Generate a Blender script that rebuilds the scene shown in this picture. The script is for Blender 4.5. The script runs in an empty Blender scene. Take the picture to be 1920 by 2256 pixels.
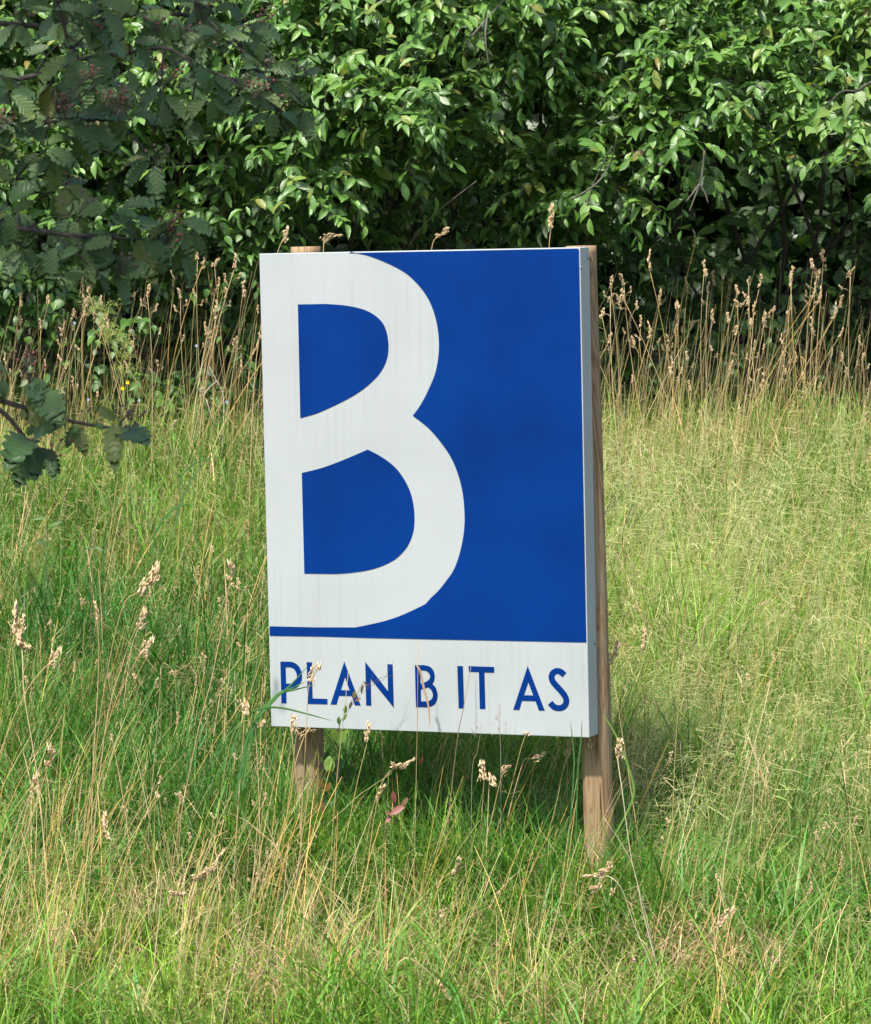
import bpy, bmesh, math, random
import numpy as np
from mathutils import Vector, Matrix, Euler, noise as mnoise

random.seed(7)
rng = np.random.default_rng(11)
scene = bpy.context.scene
col = scene.collection
PI = math.pi

# ------------------------------------------------------------------ camera, sky, sun, exposure
CAM = np.array([0.0, 0.0, 2.65])
PITCH = math.radians(4.5)
FPX = 8000.0                                   # focal length in photo pixels (photo is 1920 px wide)
cam_data = bpy.data.cameras.new('camera')
cam = bpy.data.objects.new('camera', cam_data); col.objects.link(cam)
cam.location = CAM; cam.rotation_euler = (PI / 2 - PITCH, 0, 0)
cam_data.sensor_fit = 'HORIZONTAL'; cam_data.sensor_width = 36.0
cam_data.lens = FPX / 1920 * 36.0
cam_data.clip_start = 0.5; cam_data.clip_end = 900
cam_data.dof.use_dof = True; cam_data.dof.focus_distance = 14.2; cam_data.dof.aperture_fstop = 20
scene.camera = cam

SUN = Vector((-0.27, -0.47, 0.84)).normalized()          # towards the sun: front left, high
sun_el = math.asin(SUN.z)
sun_az = math.atan2(SUN.x, SUN.y)
world = bpy.data.worlds.new('World'); scene.world = world; world.use_nodes = True
wn = world.node_tree; wn.nodes.clear()
wo = wn.nodes.new('ShaderNodeOutputWorld'); wb = wn.nodes.new('ShaderNodeBackground')
sky = wn.nodes.new('ShaderNodeTexSky'); sky.sky_type = 'NISHITA'; sky.sun_disc = False
sky.sun_elevation = sun_el; sky.sun_rotation = sun_az; sky.dust_density = 2.0; sky.air_density = 1.0
wb.inputs['Strength'].default_value = 0.15
wn.links.new(sky.outputs[0], wb.inputs[0]); wn.links.new(wb.outputs[0], wo.inputs[0])
sd = bpy.data.lights.new('sun', 'SUN'); sd.energy = 4.6; sd.angle = math.radians(2.5); sd.color = (1.0, 0.95, 0.86)
so = bpy.data.objects.new('sun', sd); col.objects.link(so)
so.rotation_euler = SUN.to_track_quat('Z', 'Y').to_euler()
vs = scene.view_settings
vs.view_transform = 'Standard'; vs.look = 'None'; vs.gamma = 1.0; vs.use_curve_mapping = False; vs.exposure = 0.87
scene.cycles.max_bounces = 6; scene.cycles.transmission_bounces = 4; scene.cycles.diffuse_bounces = 3
scene.cycles.use_denoising = True

# ------------------------------------------------------------------ helpers
cp, sp = math.cos(PITCH), math.sin(PITCH)
def ray(px, py):                                # world direction of a photo pixel, with unit forward depth
    x = (px - 960) / FPX; z = -(py - 1128) / FPX
    return np.array([x, cp + z * sp, -sp + z * cp])
def at(px, py, D):                              # world point measured in the photo at distance D
    r = ray(px, py); return CAM + r * (D / r[1])
def to_px(P):
    d = P - CAM
    yc = d[..., 1] * cp - d[..., 2] * sp; zc = d[..., 1] * sp + d[..., 2] * cp
    return 960 + FPX * d[..., 0] / yc, 1128 - FPX * zc / yc, yc

GY = np.array([-400, -60, -6, 1, 3, 5, 7.5, 9.5, 11.5, 13, 14.2, 16, 18.4, 19.6, 22, 30, 60, 420.0])
GZ = np.array([1.1, 1.1, 1.1, 1.0, .7, .15, -.35, -.52, -.43, -.16, .07, .54, 1.32, 1.50, 1.9, 2.3, 2.6, 3.0])
def ground(x, y):
    x = np.asarray(x, float); y = np.asarray(y, float)
    z = np.interp(y, GY, GZ)
    return z + 0.035 * np.sin(x * 1.7 + .6) * np.sin(y * 1.3) + 0.02 * np.sin(x * 4.1 + y * 2.7)

def link(o, parent=None):
    col.objects.link(o)
    if parent is not None: o.parent = parent
    return o
def tag(o, label=None, cat=None, group=None, kind=None):
    if label: o['label'] = label
    if cat: o['category'] = cat
    if group: o['group'] = group
    if kind: o['kind'] = kind
    return o
def empty(name, loc=(0, 0, 0), rz=0.0):
    o = bpy.data.objects.new(name, None); o.location = loc; o.rotation_euler = (0, 0, rz)
    o.empty_display_size = .1
    return link(o)

def mesh_np(name, V, F, mat, cols=None, uv=None, smooth=False, mesh_only=False, parent=None):
    """V (n,3); F list of (m,k) index arrays; cols (n,3) per-vertex colour; uv (n,2) per vertex"""
    me = bpy.data.meshes.new(name)
    V = np.asarray(V, np.float32)
    F = [np.asarray(f, np.int32) for f in F if len(f)]
    me.vertices.add(len(V)); me.vertices.foreach_set('co', V.ravel())
    nl = sum(f.size for f in F); npoly = sum(len(f) for f in F)
    me.loops.add(nl); me.polygons.add(npoly)
    li = np.concatenate([f.ravel() for f in F])
    me.loops.foreach_set('vertex_index', li)
    tot = np.concatenate([np.full(len(f), f.shape[1], np.int32) for f in F])
    st = np.concatenate([[0], np.cumsum(tot)[:-1]]).astype(np.int32)
    me.polygons.foreach_set('loop_start', st)
    if smooth: me.polygons.foreach_set('use_smooth', np.ones(npoly, bool))
    me.update(calc_edges=True)
    if cols is not None:
        a = me.attributes.new('Col', 'FLOAT_COLOR', 'POINT')
        c = np.ones((len(V), 4), np.float32); c[:, :3] = cols; a.data.foreach_set('color', c.ravel())
    if uv is not None:
        l = me.uv_layers.new(name='UVMap'); l.data.foreach_set('uv', np.asarray(uv, np.float32)[li].ravel())
    me.materials.append(mat)
    if mesh_only: return me
    o = bpy.data.objects.new(name, me)
    return link(o, parent)

def mesh_bm(name, bm, mat, parent=None, smooth=False):
    me = bpy.data.meshes.new(name); bm.to_mesh(me); bm.free()
    if smooth:
        for p in me.polygons: p.use_smooth = True
    me.materials.append(mat)
    return link(bpy.data.objects.new(name, me), parent)

class Geo:                                     # collects pieces into one numpy mesh
    def __init__(s): s.V = []; s.Q = []; s.T = []; s.C = []; s.UV = []; s.n = 0
    def add(s, V, Q=None, T=None, C=None, UV=None):
        V = np.asarray(V, float).reshape(-1, 3); s.V.append(V)
        if Q is not None and len(Q): s.Q.append(np.asarray(Q).reshape(-1, 4) + s.n)
        if T is not None and len(T): s.T.append(np.asarray(T).reshape(-1, 3) + s.n)
        s.C.append(np.broadcast_to(np.asarray(C if C is not None else (1, 1, 1), float), (len(V), 3)))
        s.UV.append(np.asarray(UV, float) if UV is not None else np.zeros((len(V), 2)))
        s.n += len(V)
    def build(s, name, mat, smooth=False, mesh_only=False, parent=None):
        F = []
        if s.Q: F.append(np.concatenate(s.Q))
        if s.T: F.append(np.concatenate(s.T))
        return mesh_np(name, np.concatenate(s.V), F, mat, np.concatenate(s.C), np.concatenate(s.UV), smooth, mesh_only, parent)

def unit(v): 
    v = np.asarray(v, float); return v / (np.linalg.norm(v, axis=-1, keepdims=True) + 1e-9)

def tube(P, R, k=6, C=None, cap=True):
    """tube along polyline P (n,3) with radii R; returns V,Q,T"""
    P = np.asarray(P, float); n = len(P); R = np.broadcast_to(np.asarray(R, float), (n,))
    T = np.gradient(P, axis=0); T = unit(T)
    ref = np.array([0, 1, 0.0]) if abs(T[:, 1]).mean() < .8 else np.array([1.0, 0, 0])
    A = unit(np.cross(T, ref)); B = np.cross(T, A)
    a = np.arange(k) * 2 * PI / k
    V = P[:, None] + R[:, None, None] * (np.cos(a)[None, :, None] * A[:, None] + np.sin(a)[None, :, None] * B[:, None])
    i = np.arange(n - 1)[:, None] * k; j = np.arange(k)[None]
    Q = np.stack([i + j, i + (j + 1) % k, i + k + (j + 1) % k, i + k + j], -1).reshape(-1, 4)
    V = V.reshape(-1, 3); Tt = []
    if cap:
        V = np.vstack([V, P[0], P[-1]])
        for q in range(k):
            Tt.append([q, n * k, (q + 1) % k]); Tt.append([(n - 1) * k + q, (n - 1) * k + (q + 1) % k, n * k + 1])
    return V, Q, Tt

def smoothline(P, m=6):                        # Catmull-Rom
    P = [np.asarray(p, float) for p in P]
    P = [2 * P[0] - P[1]] + P + [2 * P[-1] - P[-2]]
    out = []
    for i in range(1, len(P) - 2):
        for t in np.linspace(0, 1, m, endpoint=False):
            a, b, c, d = P[i - 1], P[i], P[i + 1], P[i + 2]
            out.append(.5 * ((2 * b) + (c - a) * t + (2 * a - 5 * b + 4 * c - d) * t * t + (3 * b - a - 3 * c + d) * t ** 3))
    out.append(P[-2]); return np.array(out)

# ------------------------------------------------------------------ materials
def new_mat(name):
    m = bpy.data.materials.new(name); m.use_nodes = True
    nt = m.node_tree; nt.nodes.clear()
    out = nt.nodes.new('ShaderNodeOutputMaterial')
    return m, nt, out
def N(nt, t, **kw):
    n = nt.nodes.new(t)
    for k, v in kw.items(): setattr(n, k, v)
    return n
def mixc(nt, a, b, f, mode='MIX'):
    n = nt.nodes.new('ShaderNodeMix'); n.data_type = 'RGBA'; n.blend_type = mode
    for s, v in ((n.inputs[0], f), (n.inputs[6], a), (n.inputs[7], b)):
        if hasattr(v, 'is_linked'): nt.links.new(v, s)
        else: s.default_value = v if not isinstance(v, tuple) else (*v[:3], 1)
    return n.outputs[2]
def math_n(nt, op, a, b=None, c=None):
    n = nt.nodes.new('ShaderNodeMath'); n.operation = op
    for i, v in enumerate((a, b, c)):
        if v is None: continue
        if hasattr(v, 'is_linked'): nt.links.new(v, n.inputs[i])
        else: n.inputs[i].default_value = v
    return n.outputs[0]
def ramp(nt, fac, stops):
    n = nt.nodes.new('ShaderNodeValToRGB'); e = n.color_ramp.elements
    while len(e) < len(stops): e.new(.5)
    for q, (p, c) in zip(e, stops): q.position = p; q.color = (*c, 1)
    nt.links.new(fac, n.inputs[0]); return n.outputs[0]

def mat_blade(name, trans=.38, rough=.5, tr_gain=1.25):
    m, nt, out = new_mat(name)
    a = N(nt, 'ShaderNodeVertexColor', layer_name='Col')
    p = N(nt, 'ShaderNodeBsdfPrincipled'); p.inputs['Roughness'].default_value = rough
    p.inputs['Specular IOR Level'].default_value = .35
    nt.links.new(a.outputs[0], p.inputs['Base Color'])
    t = N(nt, 'ShaderNodeBsdfTranslucent')
    g = mixc(nt, a.outputs[0], (tr_gain, tr_gain * 1.02, tr_gain * .6), 1.0, 'MULTIPLY')
    nt.links.new(g, t.inputs[0])
    x = N(nt, 'ShaderNodeMixShader'); x.inputs[0].default_value = trans
    nt.links.new(p.outputs[0], x.inputs[1]); nt.links.new(t.outputs[0], x.inputs[2]); nt.links.new(x.outputs[0], out.inputs[0])
    return m

def mat_leaf(name, stops, under, vein=(.2, .3, .12), veins=7.0, trans=.3, rough=.42, single=False, vein_mix=.35, bump=.25, spec=.5):
    """leaf with its own tint, midrib and side veins (UV: u across -1..1 -> 0..1, v along) and a paler underside"""
    m, nt, out = new_mat(name)
    if single:
        oi = N(nt, 'ShaderNodeObjectInfo'); rnd = oi.outputs['Random']
    else:
        a = N(nt, 'ShaderNodeVertexColor', layer_name='Col'); s = N(nt, 'ShaderNodeSeparateColor')
        nt.links.new(a.outputs[0], s.inputs[0]); rnd = s.outputs[0]
    base = ramp(nt, rnd, stops)
    uv = N(nt, 'ShaderNodeUVMap'); sx = N(nt, 'ShaderNodeSeparateXYZ'); nt.links.new(uv.outputs[0], sx.inputs[0])
    au = math_n(nt, 'ABSOLUTE', math_n(nt, 'SUBTRACT', sx.outputs[0], .5))
    mid = math_n(nt, 'LESS_THAN', au, .022)
    side = math_n(nt, 'SUBTRACT', sx.outputs[1], math_n(nt, 'MULTIPLY', au, .75))
    sv = math_n(nt, 'PINGPONG', math_n(nt, 'MULTIPLY', side, veins), .5)
    svl = math_n(nt, 'SMOOTH_MIN', math_n(nt, 'MULTIPLY', sv, 5.0), 1.0, .3)
    line = math_n(nt, 'MAXIMUM', mid, math_n(nt, 'SUBTRACT', 1.0, svl))
    c1 = mixc(nt, base, vein, math_n(nt, 'MULTIPLY', line, vein_mix))
    geo = N(nt, 'ShaderNodeNewGeometry')
    nz = N(nt, 'ShaderNodeTexNoise'); nz.inputs['Scale'].default_value = 60; nz.inputs['Detail'].default_value = 3
    nt.links.new(geo.outputs['Position'], nz.inputs['Vector'])
    c2 = mixc(nt, c1, (.55, .62, .5), nz.outputs[0], 'OVERLAY')
    c3 = mixc(nt, c2, (*under, 1), geo.outputs['Backfacing'])
    p = N(nt, 'ShaderNodeBsdfPrincipled'); nt.links.new(c3, p.inputs['Base Color'])
    p.inputs['Roughness'].default_value = rough; p.inputs['Specular IOR Level'].default_value = spec
    b = N(nt, 'ShaderNodeBump'); b.inputs['Strength'].default_value = bump; b.inputs['Distance'].default_value = .002
    nt.links.new(svl, b.inputs['Height']); nt.links.new(b.outputs[0], p.inputs['Normal'])
    t = N(nt, 'ShaderNodeBsdfTranslucent'); nt.links.new(mixc(nt, c1, (1.5, 1.7, .5), 1.0, 'MULTIPLY'), t.inputs[0])
    x = N(nt, 'ShaderNodeMixShader'); x.inputs[0].default_value = trans
    nt.links.new(p.outputs[0], x.inputs[1]); nt.links.new(t.outputs[0], x.inputs[2]); nt.links.new(x.outputs[0], out.inputs[0])
    return m

def mat_bark(name, c0, c1, scale=30):
    m, nt, out = new_mat(name)
    tc = N(nt, 'ShaderNodeTexCoord'); mp = N(nt, 'ShaderNodeMapping'); mp.inputs['Scale'].default_value = (1, 1, .25)
    nt.links.new(tc.outputs['Object'], mp.inputs[0])
    nz = N(nt, 'ShaderNodeTexNoise'); nz.inputs['Scale'].default_value = scale; nz.inputs['Detail'].default_value = 5
    nt.links.new(mp.outputs[0], nz.inputs['Vector'])
    c = ramp(nt, nz.outputs[0], [(.3, c0), (.7, c1)])
    p = N(nt, 'ShaderNodeBsdfPrincipled'); p.inputs['Roughness'].default_value = .85
    nt.links.new(c, p.inputs['Base Color'])
    b = N(nt, 'ShaderNodeBump'); b.inputs['Strength'].default_value = .5; b.inputs['Distance'].default_value = .01
    nt.links.new(nz.outputs[0], b.inputs['Height']); nt.links.new(b.outputs[0], p.inputs['Normal'])
    nt.links.new(p.outputs[0], out.inputs[0]); return m

M = {}
M['blade'] = mat_blade('grass_blade_surface')
M['straw'] = mat_blade('dry_straw_surface', trans=.2, rough=.6, tr_gain=1.1)
G1 = [(0, (.038, .090, .018)), (.35, (.070, .155, .030)), (.75, (.125, .235, .050)), (.92, (.16, .27, .06)), (.985, (.19, .20, .04)), (1, (.2, .13, .05))]
UND = (.17, .22, .13)
for s in (False, True):
    k = '_single' if s else '_mass'
    M['willow' + k] = mat_leaf('willow_leaf' + k, G1, UND, single=s, trans=.3, rough=.38, spec=.5)
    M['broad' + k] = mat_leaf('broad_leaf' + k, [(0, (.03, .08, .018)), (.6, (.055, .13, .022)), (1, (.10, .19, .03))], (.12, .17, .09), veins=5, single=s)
    M['shade' + k] = mat_leaf('shade_leaf' + k, [(0, (.018, .05, .016)), (.6, (.03, .075, .02)), (1, (.05, .11, .025))], (.10, .14, .08), veins=5, single=s)  # broad leaf in darker tones, the hedge shade painted into the colour
    M['beam' + k] = mat_leaf('whitebeam_leaf' + k, [(0, (.048, .094, .034)), (.6, (.068, .128, .045)), (.93, (.12, .17, .055)), (1, (.17, .17, .05))], (.13, .165, .10), vein=(.10, .15, .08), veins=8, single=s, trans=.16, rough=.45, bump=.5, spec=.45)
    M['birch' + k] = mat_leaf('birch_leaf' + k, [(0, (.10, .18, .035)), (1, (.17, .24, .05))], (.15, .22, .08), veins=6, single=s, trans=.4)
M['bark'] = mat_bark('grey_brown_bark', (.05, .042, .033), (.14, .125, .105))
M['bark_dark'] = mat_bark('dark_twig_bark', (.025, .021, .017), (.075, .062, .052), 60)

# soil / thatch
def mat_ground():
    m, nt, out = new_mat('meadow_soil')
    geo = N(nt, 'ShaderNodeNewGeometry')
    nz = N(nt, 'ShaderNodeTexNoise'); nz.inputs['Scale'].default_value = 2.2; nz.inputs['Detail'].default_value = 8
    nt.links.new(geo.outputs['Position'], nz.inputs['Vector'])
    n2 = N(nt, 'ShaderNodeTexNoise'); n2.inputs['Scale'].default_value = 90; n2.inputs['Detail'].default_value = 4
    nt.links.new(geo.outputs['Position'], n2.inputs['Vector'])
    a = ramp(nt, nz.outputs[0], [(.35, (.045, .07, .02)), (.65, (.07, .065, .03))])
    b = mixc(nt, a, (.16, .14, .07), math_n(nt, 'MULTIPLY', n2.outputs[0], .5))
    p = N(nt, 'ShaderNodeBsdfPrincipled'); p.inputs['Roughness'].default_value = .95; nt.links.new(b, p.inputs['Base Color'])
    bp = N(nt, 'ShaderNodeBump'); bp.inputs['Distance'].default_value = .03; nt.links.new(n2.outputs[0], bp.inputs['Height']); nt.links.new(bp.outputs[0], p.inputs['Normal'])
    nt.links.new(p.outputs[0], out.inputs[0]); return m
M['ground'] = mat_ground()

# painted sign metal: white coat with rain streaks, faint mottling and two round bolt marks
def mat_sign(name, base, dark, streak, blue=False):
    m, nt, out = new_mat(name)
    tc = N(nt, 'ShaderNodeTexCoord'); mp = N(nt, 'ShaderNodeMapping'); mp.inputs['Scale'].default_value = (60, 60, 1.1)
    nt.links.new(tc.outputs['Object'], mp.inputs[0])
    nz = N(nt, 'ShaderNodeTexNoise'); nz.inputs['Scale'].default_value = 1.0; nz.inputs['Detail'].default_value = 4; nz.inputs['Roughness'].default_value = .7
    nt.links.new(mp.outputs[0], nz.inputs['Vector'])
    n2 = N(nt, 'ShaderNodeTexNoise'); n2.inputs['Scale'].default_value = 2.4; n2.inputs['Detail'].default_value = 3
    nt.links.new(tc.outputs['Object'], n2.inputs['Vector'])
    n3 = N(nt, 'ShaderNodeTexNoise'); n3.inputs['Scale'].default_value = 1.7; n3.inputs['Detail'].default_value = 1
    nt.links.new(tc.outputs['Object'], n3.inputs['Vector'])
    sfac = math_n(nt, 'MULTIPLY', math_n(nt, 'MULTIPLY', ramp(nt, nz.outputs[0], [(.52, (0, 0, 0)), (.68, (1, 1, 1))]), ramp(nt, n3.outputs[0], [(.38, (0, 0, 0)), (.6, (1, 1, 1))])), streak)
    c = mixc(nt, base, dark, sfac)
    c = mixc(nt, c, dark, math_n(nt, 'MULTIPLY', ramp(nt, n2.outputs[0], [(.4, (0, 0, 0)), (.75, (1, 1, 1))]), .35 if not blue else .9))
    if not blue:
        for (bx, bz, r) in BOLTS:
            d = N(nt, 'ShaderNodeVectorMath', operation='DISTANCE'); nt.links.new(tc.outputs['Object'], d.inputs[0]); d.inputs[1].default_value = (bx, 0, bz)
            mr = N(nt, 'ShaderNodeMapRange', interpolation_type='SMOOTHSTEP'); mr.inputs[1].default_value = r * .6; mr.inputs[2].default_value = r * 1.1; mr.inputs[3].default_value = .22; mr.inputs[4].default_value = 0
            nt.links.new(d.outputs['Value'], mr.inputs[0]); c = mixc(nt, c, (.36, .38, .37), mr.outputs[0])
    p = N(nt, 'ShaderNodeBsdfPrincipled'); nt.links.new(c, p.inputs['Base Color'])
    p.inputs['Roughness'].default_value = .38; p.inputs['Specular IOR Level'].default_value = .09 if blue else .45
    b = N(nt, 'ShaderNodeBump'); b.inputs['Strength'].default_value = .08; b.inputs['Distance'].default_value = .004
    nt.links.new(n2.outputs[0], b.inputs['Height']); nt.links.new(b.outputs[0], p.inputs['Normal'])
    nt.links.new(p.outputs[0], out.inputs[0]); return m

def mat_wood():
    m, nt, out = new_mat('weathered_post_wood')
    tc = N(nt, 'ShaderNodeTexCoord'); mp = N(nt, 'ShaderNodeMapping'); mp.inputs['Scale'].default_value = (14, 14, .8)
    nt.links.new(tc.outputs['Object'], mp.inputs[0])
    nz = N(nt, 'ShaderNodeTexNoise'); nz.inputs['Scale'].default_value = 1.6; nz.inputs['Detail'].default_value = 2; nz.inputs['Distortion'].default_value = 1.2
    nt.links.new(mp.outputs[0], nz.inputs['Vector'])
    wv = math_n(nt, 'PINGPONG', math_n(nt, 'MULTIPLY', nz.outputs[0], 9.0), .5)
    c = ramp(nt, math_n(nt, 'MULTIPLY', wv, 2.0), [(0, (.125, .070, .032)), (.45, (.235, .148, .072)), (1, (.30, .195, .10))])
    n2 = N(nt, 'ShaderNodeTexNoise'); n2.inputs['Scale'].default_value = 5; n2.inputs['Detail'].default_value = 6
    nt.links.new(tc.outputs['Object'], n2.inputs['Vector'])
    c = mixc(nt, c, (.24, .185, .115), ramp(nt, n2.outputs[0], [(.45, (0, 0, 0)), (.7, (.8, .8, .8))]))
    vo = N(nt, 'ShaderNodeTexVoronoi'); vo.inputs['Scale'].default_value = 3.2
    mv = N(nt, 'ShaderNodeMapping'); mv.inputs['Scale'].default_value = (4, 4, 1.3); nt.links.new(tc.outputs['Object'], mv.inputs[0]); nt.links.new(mv.outputs[0], vo.inputs['Vector'])
    c = mixc(nt, c, (.09, .05, .025), ramp(nt, vo.outputs['Distance'], [(.05, (1, 1, 1)), (.10, (0, 0, 0))]))
    p = N(nt, 'ShaderNodeBsdfPrincipled'); p.inputs['Roughness'].default_value = .78; nt.links.new(c, p.inputs['Base Color'])
    b = N(nt, 'ShaderNodeBump'); b.inputs['Strength'].default_value = .4; b.inputs['Distance'].default_value = .003
    nt.links.new(wv, b.inputs['Height']); nt.links.new(b.outputs[0], p.inputs['Normal'])
    nt.links.new(p.outputs[0], out.inputs[0]); return m
M['wood'] = mat_wood()

def mat_plain(name, c, rough=.5, metal=0.0, trans=0):
    m, nt, out = new_mat(name)
    geo = N(nt, 'ShaderNodeNewGeometry'); nz = N(nt, 'ShaderNodeTexNoise'); nz.inputs['Scale'].default_value = 120
    nt.links.new(geo.outputs['Position'], nz.inputs['Vector'])
    cc = mixc(nt, tuple(v * .75 for v in c), tuple(min(1, v * 1.25) for v in c), nz.outputs[0])
    p = N(nt, 'ShaderNodeBsdfPrincipled'); nt.links.new(cc, p.inputs['Base Color'])
    p.inputs['Roughness'].default_value = rough; p.inputs['Metallic'].default_value = metal
    if trans:
        t = N(nt, 'ShaderNodeBsdfTranslucent'); nt.links.new(cc, t.inputs[0]); x = N(nt, 'ShaderNodeMixShader'); x.inputs[0].default_value = trans
        nt.links.new(p.outputs[0], x.inputs[1]); nt.links.new(t.outputs[0], x.inputs[2]); nt.links.new(x.outputs[0], out.inputs[0])
    else: nt.links.new(p.outputs[0], out.inputs[0])
    return m
M['steel'] = mat_plain('screw_steel', (.35, .36, .36), .35, .9)
M['berry'] = mat_plain('dull_red_berry', (.20, .075, .055), .5)
M['berry_brown'] = mat_plain('withered_brown_berry', (.12, .085, .07), .6)

# ------------------------------------------------------------------ ground
def build_ground():
    xs = np.concatenate([[-400, -120, -40, -15], np.arange(-8, 8.01, .25), [15, 40, 120, 400]])
    ys = np.concatenate([[-400, -100, -40, -15], np.arange(-6, 24.01, .25), [28, 35, 60, 120, 420]])
    X, Y = np.meshgrid(xs, ys); Z = ground(X, Y)
    V = np.stack([X, Y, Z], -1).reshape(-1, 3); nx = len(xs)
    i = np.arange(len(ys) - 1)[:, None] * nx; j = np.arange(nx - 1)[None]
    Q = np.stack([i + j, i + j + 1, i + nx + j + 1, i + nx + j], -1).reshape(-1, 4)
    o = mesh_np('ground', V, [Q], M['ground'], smooth=True)
    tag(o, kind='structure')
build_ground()

# ------------------------------------------------------------------ the sign
YAW, PIT, ROL = -0.3950418, 0.0793799, 0.0093248
TX, TY, TZ = -0.6443798, 14.2309803, -0.8411942
SW, SD_, SH = 1.327958, 0.100161, 1.85
Rc = Matrix(((1, 0, 0), (0, cp, sp), (0, -sp, cp)))
Rs = Matrix.Rotation(YAW, 3, 'Z') @ Matrix.Rotation(PIT, 3, 'X') @ Matrix.Rotation(ROL, 3, 'Y')
SIGN_R = Rc @ Rs
SIGN_T = Rc @ Vector((TX, TY, TZ)) + Vector(CAM)
SIGN_M = SIGN_R.to_4x4(); SIGN_M.translation = SIGN_T
SIGN_INV = SIGN_M.inverted()
def on_sign(px, py, depth=0.0):                 # photo pixel -> local (x, z) in the plane y = depth of the sign
    o = SIGN_INV @ Vector(CAM); d = SIGN_INV.to_3x3() @ Vector(ray(px, py))
    t = (depth - o.y) / d.y; q = o + d * t
    return q.x, q.z
BOLTS = [(*on_sign(737, 605), .017), (*on_sign(777, 942), .018)]
M['white'] = mat_sign('white_sign_coat', (.345, .372, .38), (.25, .272, .277), .5)
M['blue'] = mat_sign('blue_sign_print', (.0002, .0260, .160), (.0002, .017, .108), .16, blue=True)

sign = empty('sign')
sign.matrix_world = SIGN_M
tag(sign, 'white and blue company sign with a giant letter B on two wooden posts', 'sign')
bm = bmesh.new()
bmesh.ops.create_cube(bm, size=1)
for v in bm.verts: v.co = Vector(((v.co.x + .5) * SW, (v.co.y + .5) * SD_, (v.co.z + .5) * SH))
bmesh.ops.bevel(bm, geom=list(bm.edges), offset=.0032, segments=3, affect='EDGES', profile=.5)
mesh_bm('panel', bm, M['white'], sign, smooth=False)

def plate(name, loops, y0=-.0012, mat='blue', parent=sign, lab=None):
    """thin printed film cut to the loops (local x,z), 1.2 mm proud of the coat"""
    cu = bpy.data.curves.new(name, 'CURVE'); cu.dimensions = '2D'; cu.fill_mode = 'BOTH'; cu.extrude = .0005
    for L in loops:
        s = cu.splines.new('POLY'); s.points.add(len(L) - 1); s.use_cyclic_u = True
        for p, (x, z) in zip(s.points, L): p.co = (x, z, 0, 1)
    tmp = bpy.data.objects.new(name, cu); col.objects.link(tmp)
    me = bpy.data.meshes.new_from_object(tmp.evaluated_get(bpy.context.evaluated_depsgraph_get()))
    bpy.data.objects.remove(tmp); bpy.data.curves.remove(cu)
    for v in me.vertices: v.co = Vector((v.co.x, y0 - v.co.z, v.co.y))
    me.flip_normals()
    me.materials.clear(); me.materials.append(M[mat]); me.name = name
    o = link(bpy.data.objects.new(name, me), parent)
    if lab: o['label'] = lab
    return o

def c5(u, v): return on_sign(560 + u / 3.528, 540 + v / 3.528)
def c6(u, v): return on_sign(570 + u / 3.528, 900 + v / 3.528)
def c7(u, v): return on_sign(600 + u / 5.188, 1440 + v / 5.188)
def c8(u, v): return on_sign(900 + u / 4.642, 1440 + v / 4.642)
def sm(f, pts, m=5): return [tuple(p) for p in smoothline([f(*p) for p in pts], m)]
up = sm(c5, [(740, 46), (820, 66), (900, 85), (1050, 145), (1170, 210), (1250, 278), (1320, 360), (1370, 445), (1405, 540), (1428, 640), (1438, 740), (1438, 820), (1428, 910), (1405, 1010), (1370, 1095), (1325, 1190), (1280, 1265), (1235, 1325)])
lo = sm(c6, [(1200, 55), (1320, 150), (1420, 265), (1500, 385), (1555, 520), (1590, 670), (1603, 830), (1600, 930), (1585, 1040), (1555, 1160), (1515, 1260), (1460, 1340), (1400, 1415), (1345, 1468)])
lo2 = sm(c6, [(1298, 1520), (1200, 1568), (1100, 1612), (980, 1652), (850, 1682), (750, 1702)])
inset = .0045
tl = on_sign(592.2, 1379.8); bl = on_sign(592.6, 1400.7)
brc = on_sign(1294.0, 1415.5)
top_z = SH - inset
def fillet(cx, cz, r, a0, a1, n=5): return [(cx + r * math.cos(a), cz + r * math.sin(a)) for a in np.linspace(a0, a1, n)]
outer = [(p[0], min(p[1], top_z)) for p in up[:1]] + up[1:-1] + lo[:] + lo2 + [c6(600, 1701), c6(450, 1701), (inset, tl[1]), (inset, bl[1]), c6(500, 1773), c6(900, 1785), (SW - inset, brc[1])] \
    + [(SW - inset, SH * .6)] + fillet(SW - inset - .008, top_z - .008, .008, 0, PI / 2) + [(up[0][0] + .01, top_z)]
plate('blue_field', [outer])
cu1 = [c5(342, 460), c5(450, 458)] + sm(c5, [(560, 456), (700, 467), (820, 490), (900, 520), (965, 565), (1010, 620), (1035, 690), (1046, 780), (1040, 860), (1015, 935), (975, 1000), (930, 1050), (870, 1103), (790, 1160), (700, 1210), (580, 1268), (480, 1310), (361, 1344)])
plate('letter_counter', [cu1], lab='upper blue counter inside the giant white letter B')
cu2 = [c6(337, 500)] + sm(c6, [(337, 500), (480, 465), (600, 423), (730, 370), (849, 319)])[1:] + sm(c6, [(850, 319), (930, 360), (1000, 405), (1060, 455), (1110, 515), (1160, 600), (1190, 680), (1208, 770), (1213, 870), (1203, 960), (1170, 1050), (1120, 1120), (1050, 1180), (950, 1228), (850, 1257), (720, 1277), (600, 1286)])[1:] + [c6(357, 1283)]
plate('letter_counter', [cu2], lab='lower blue counter inside the giant white letter B')

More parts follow.
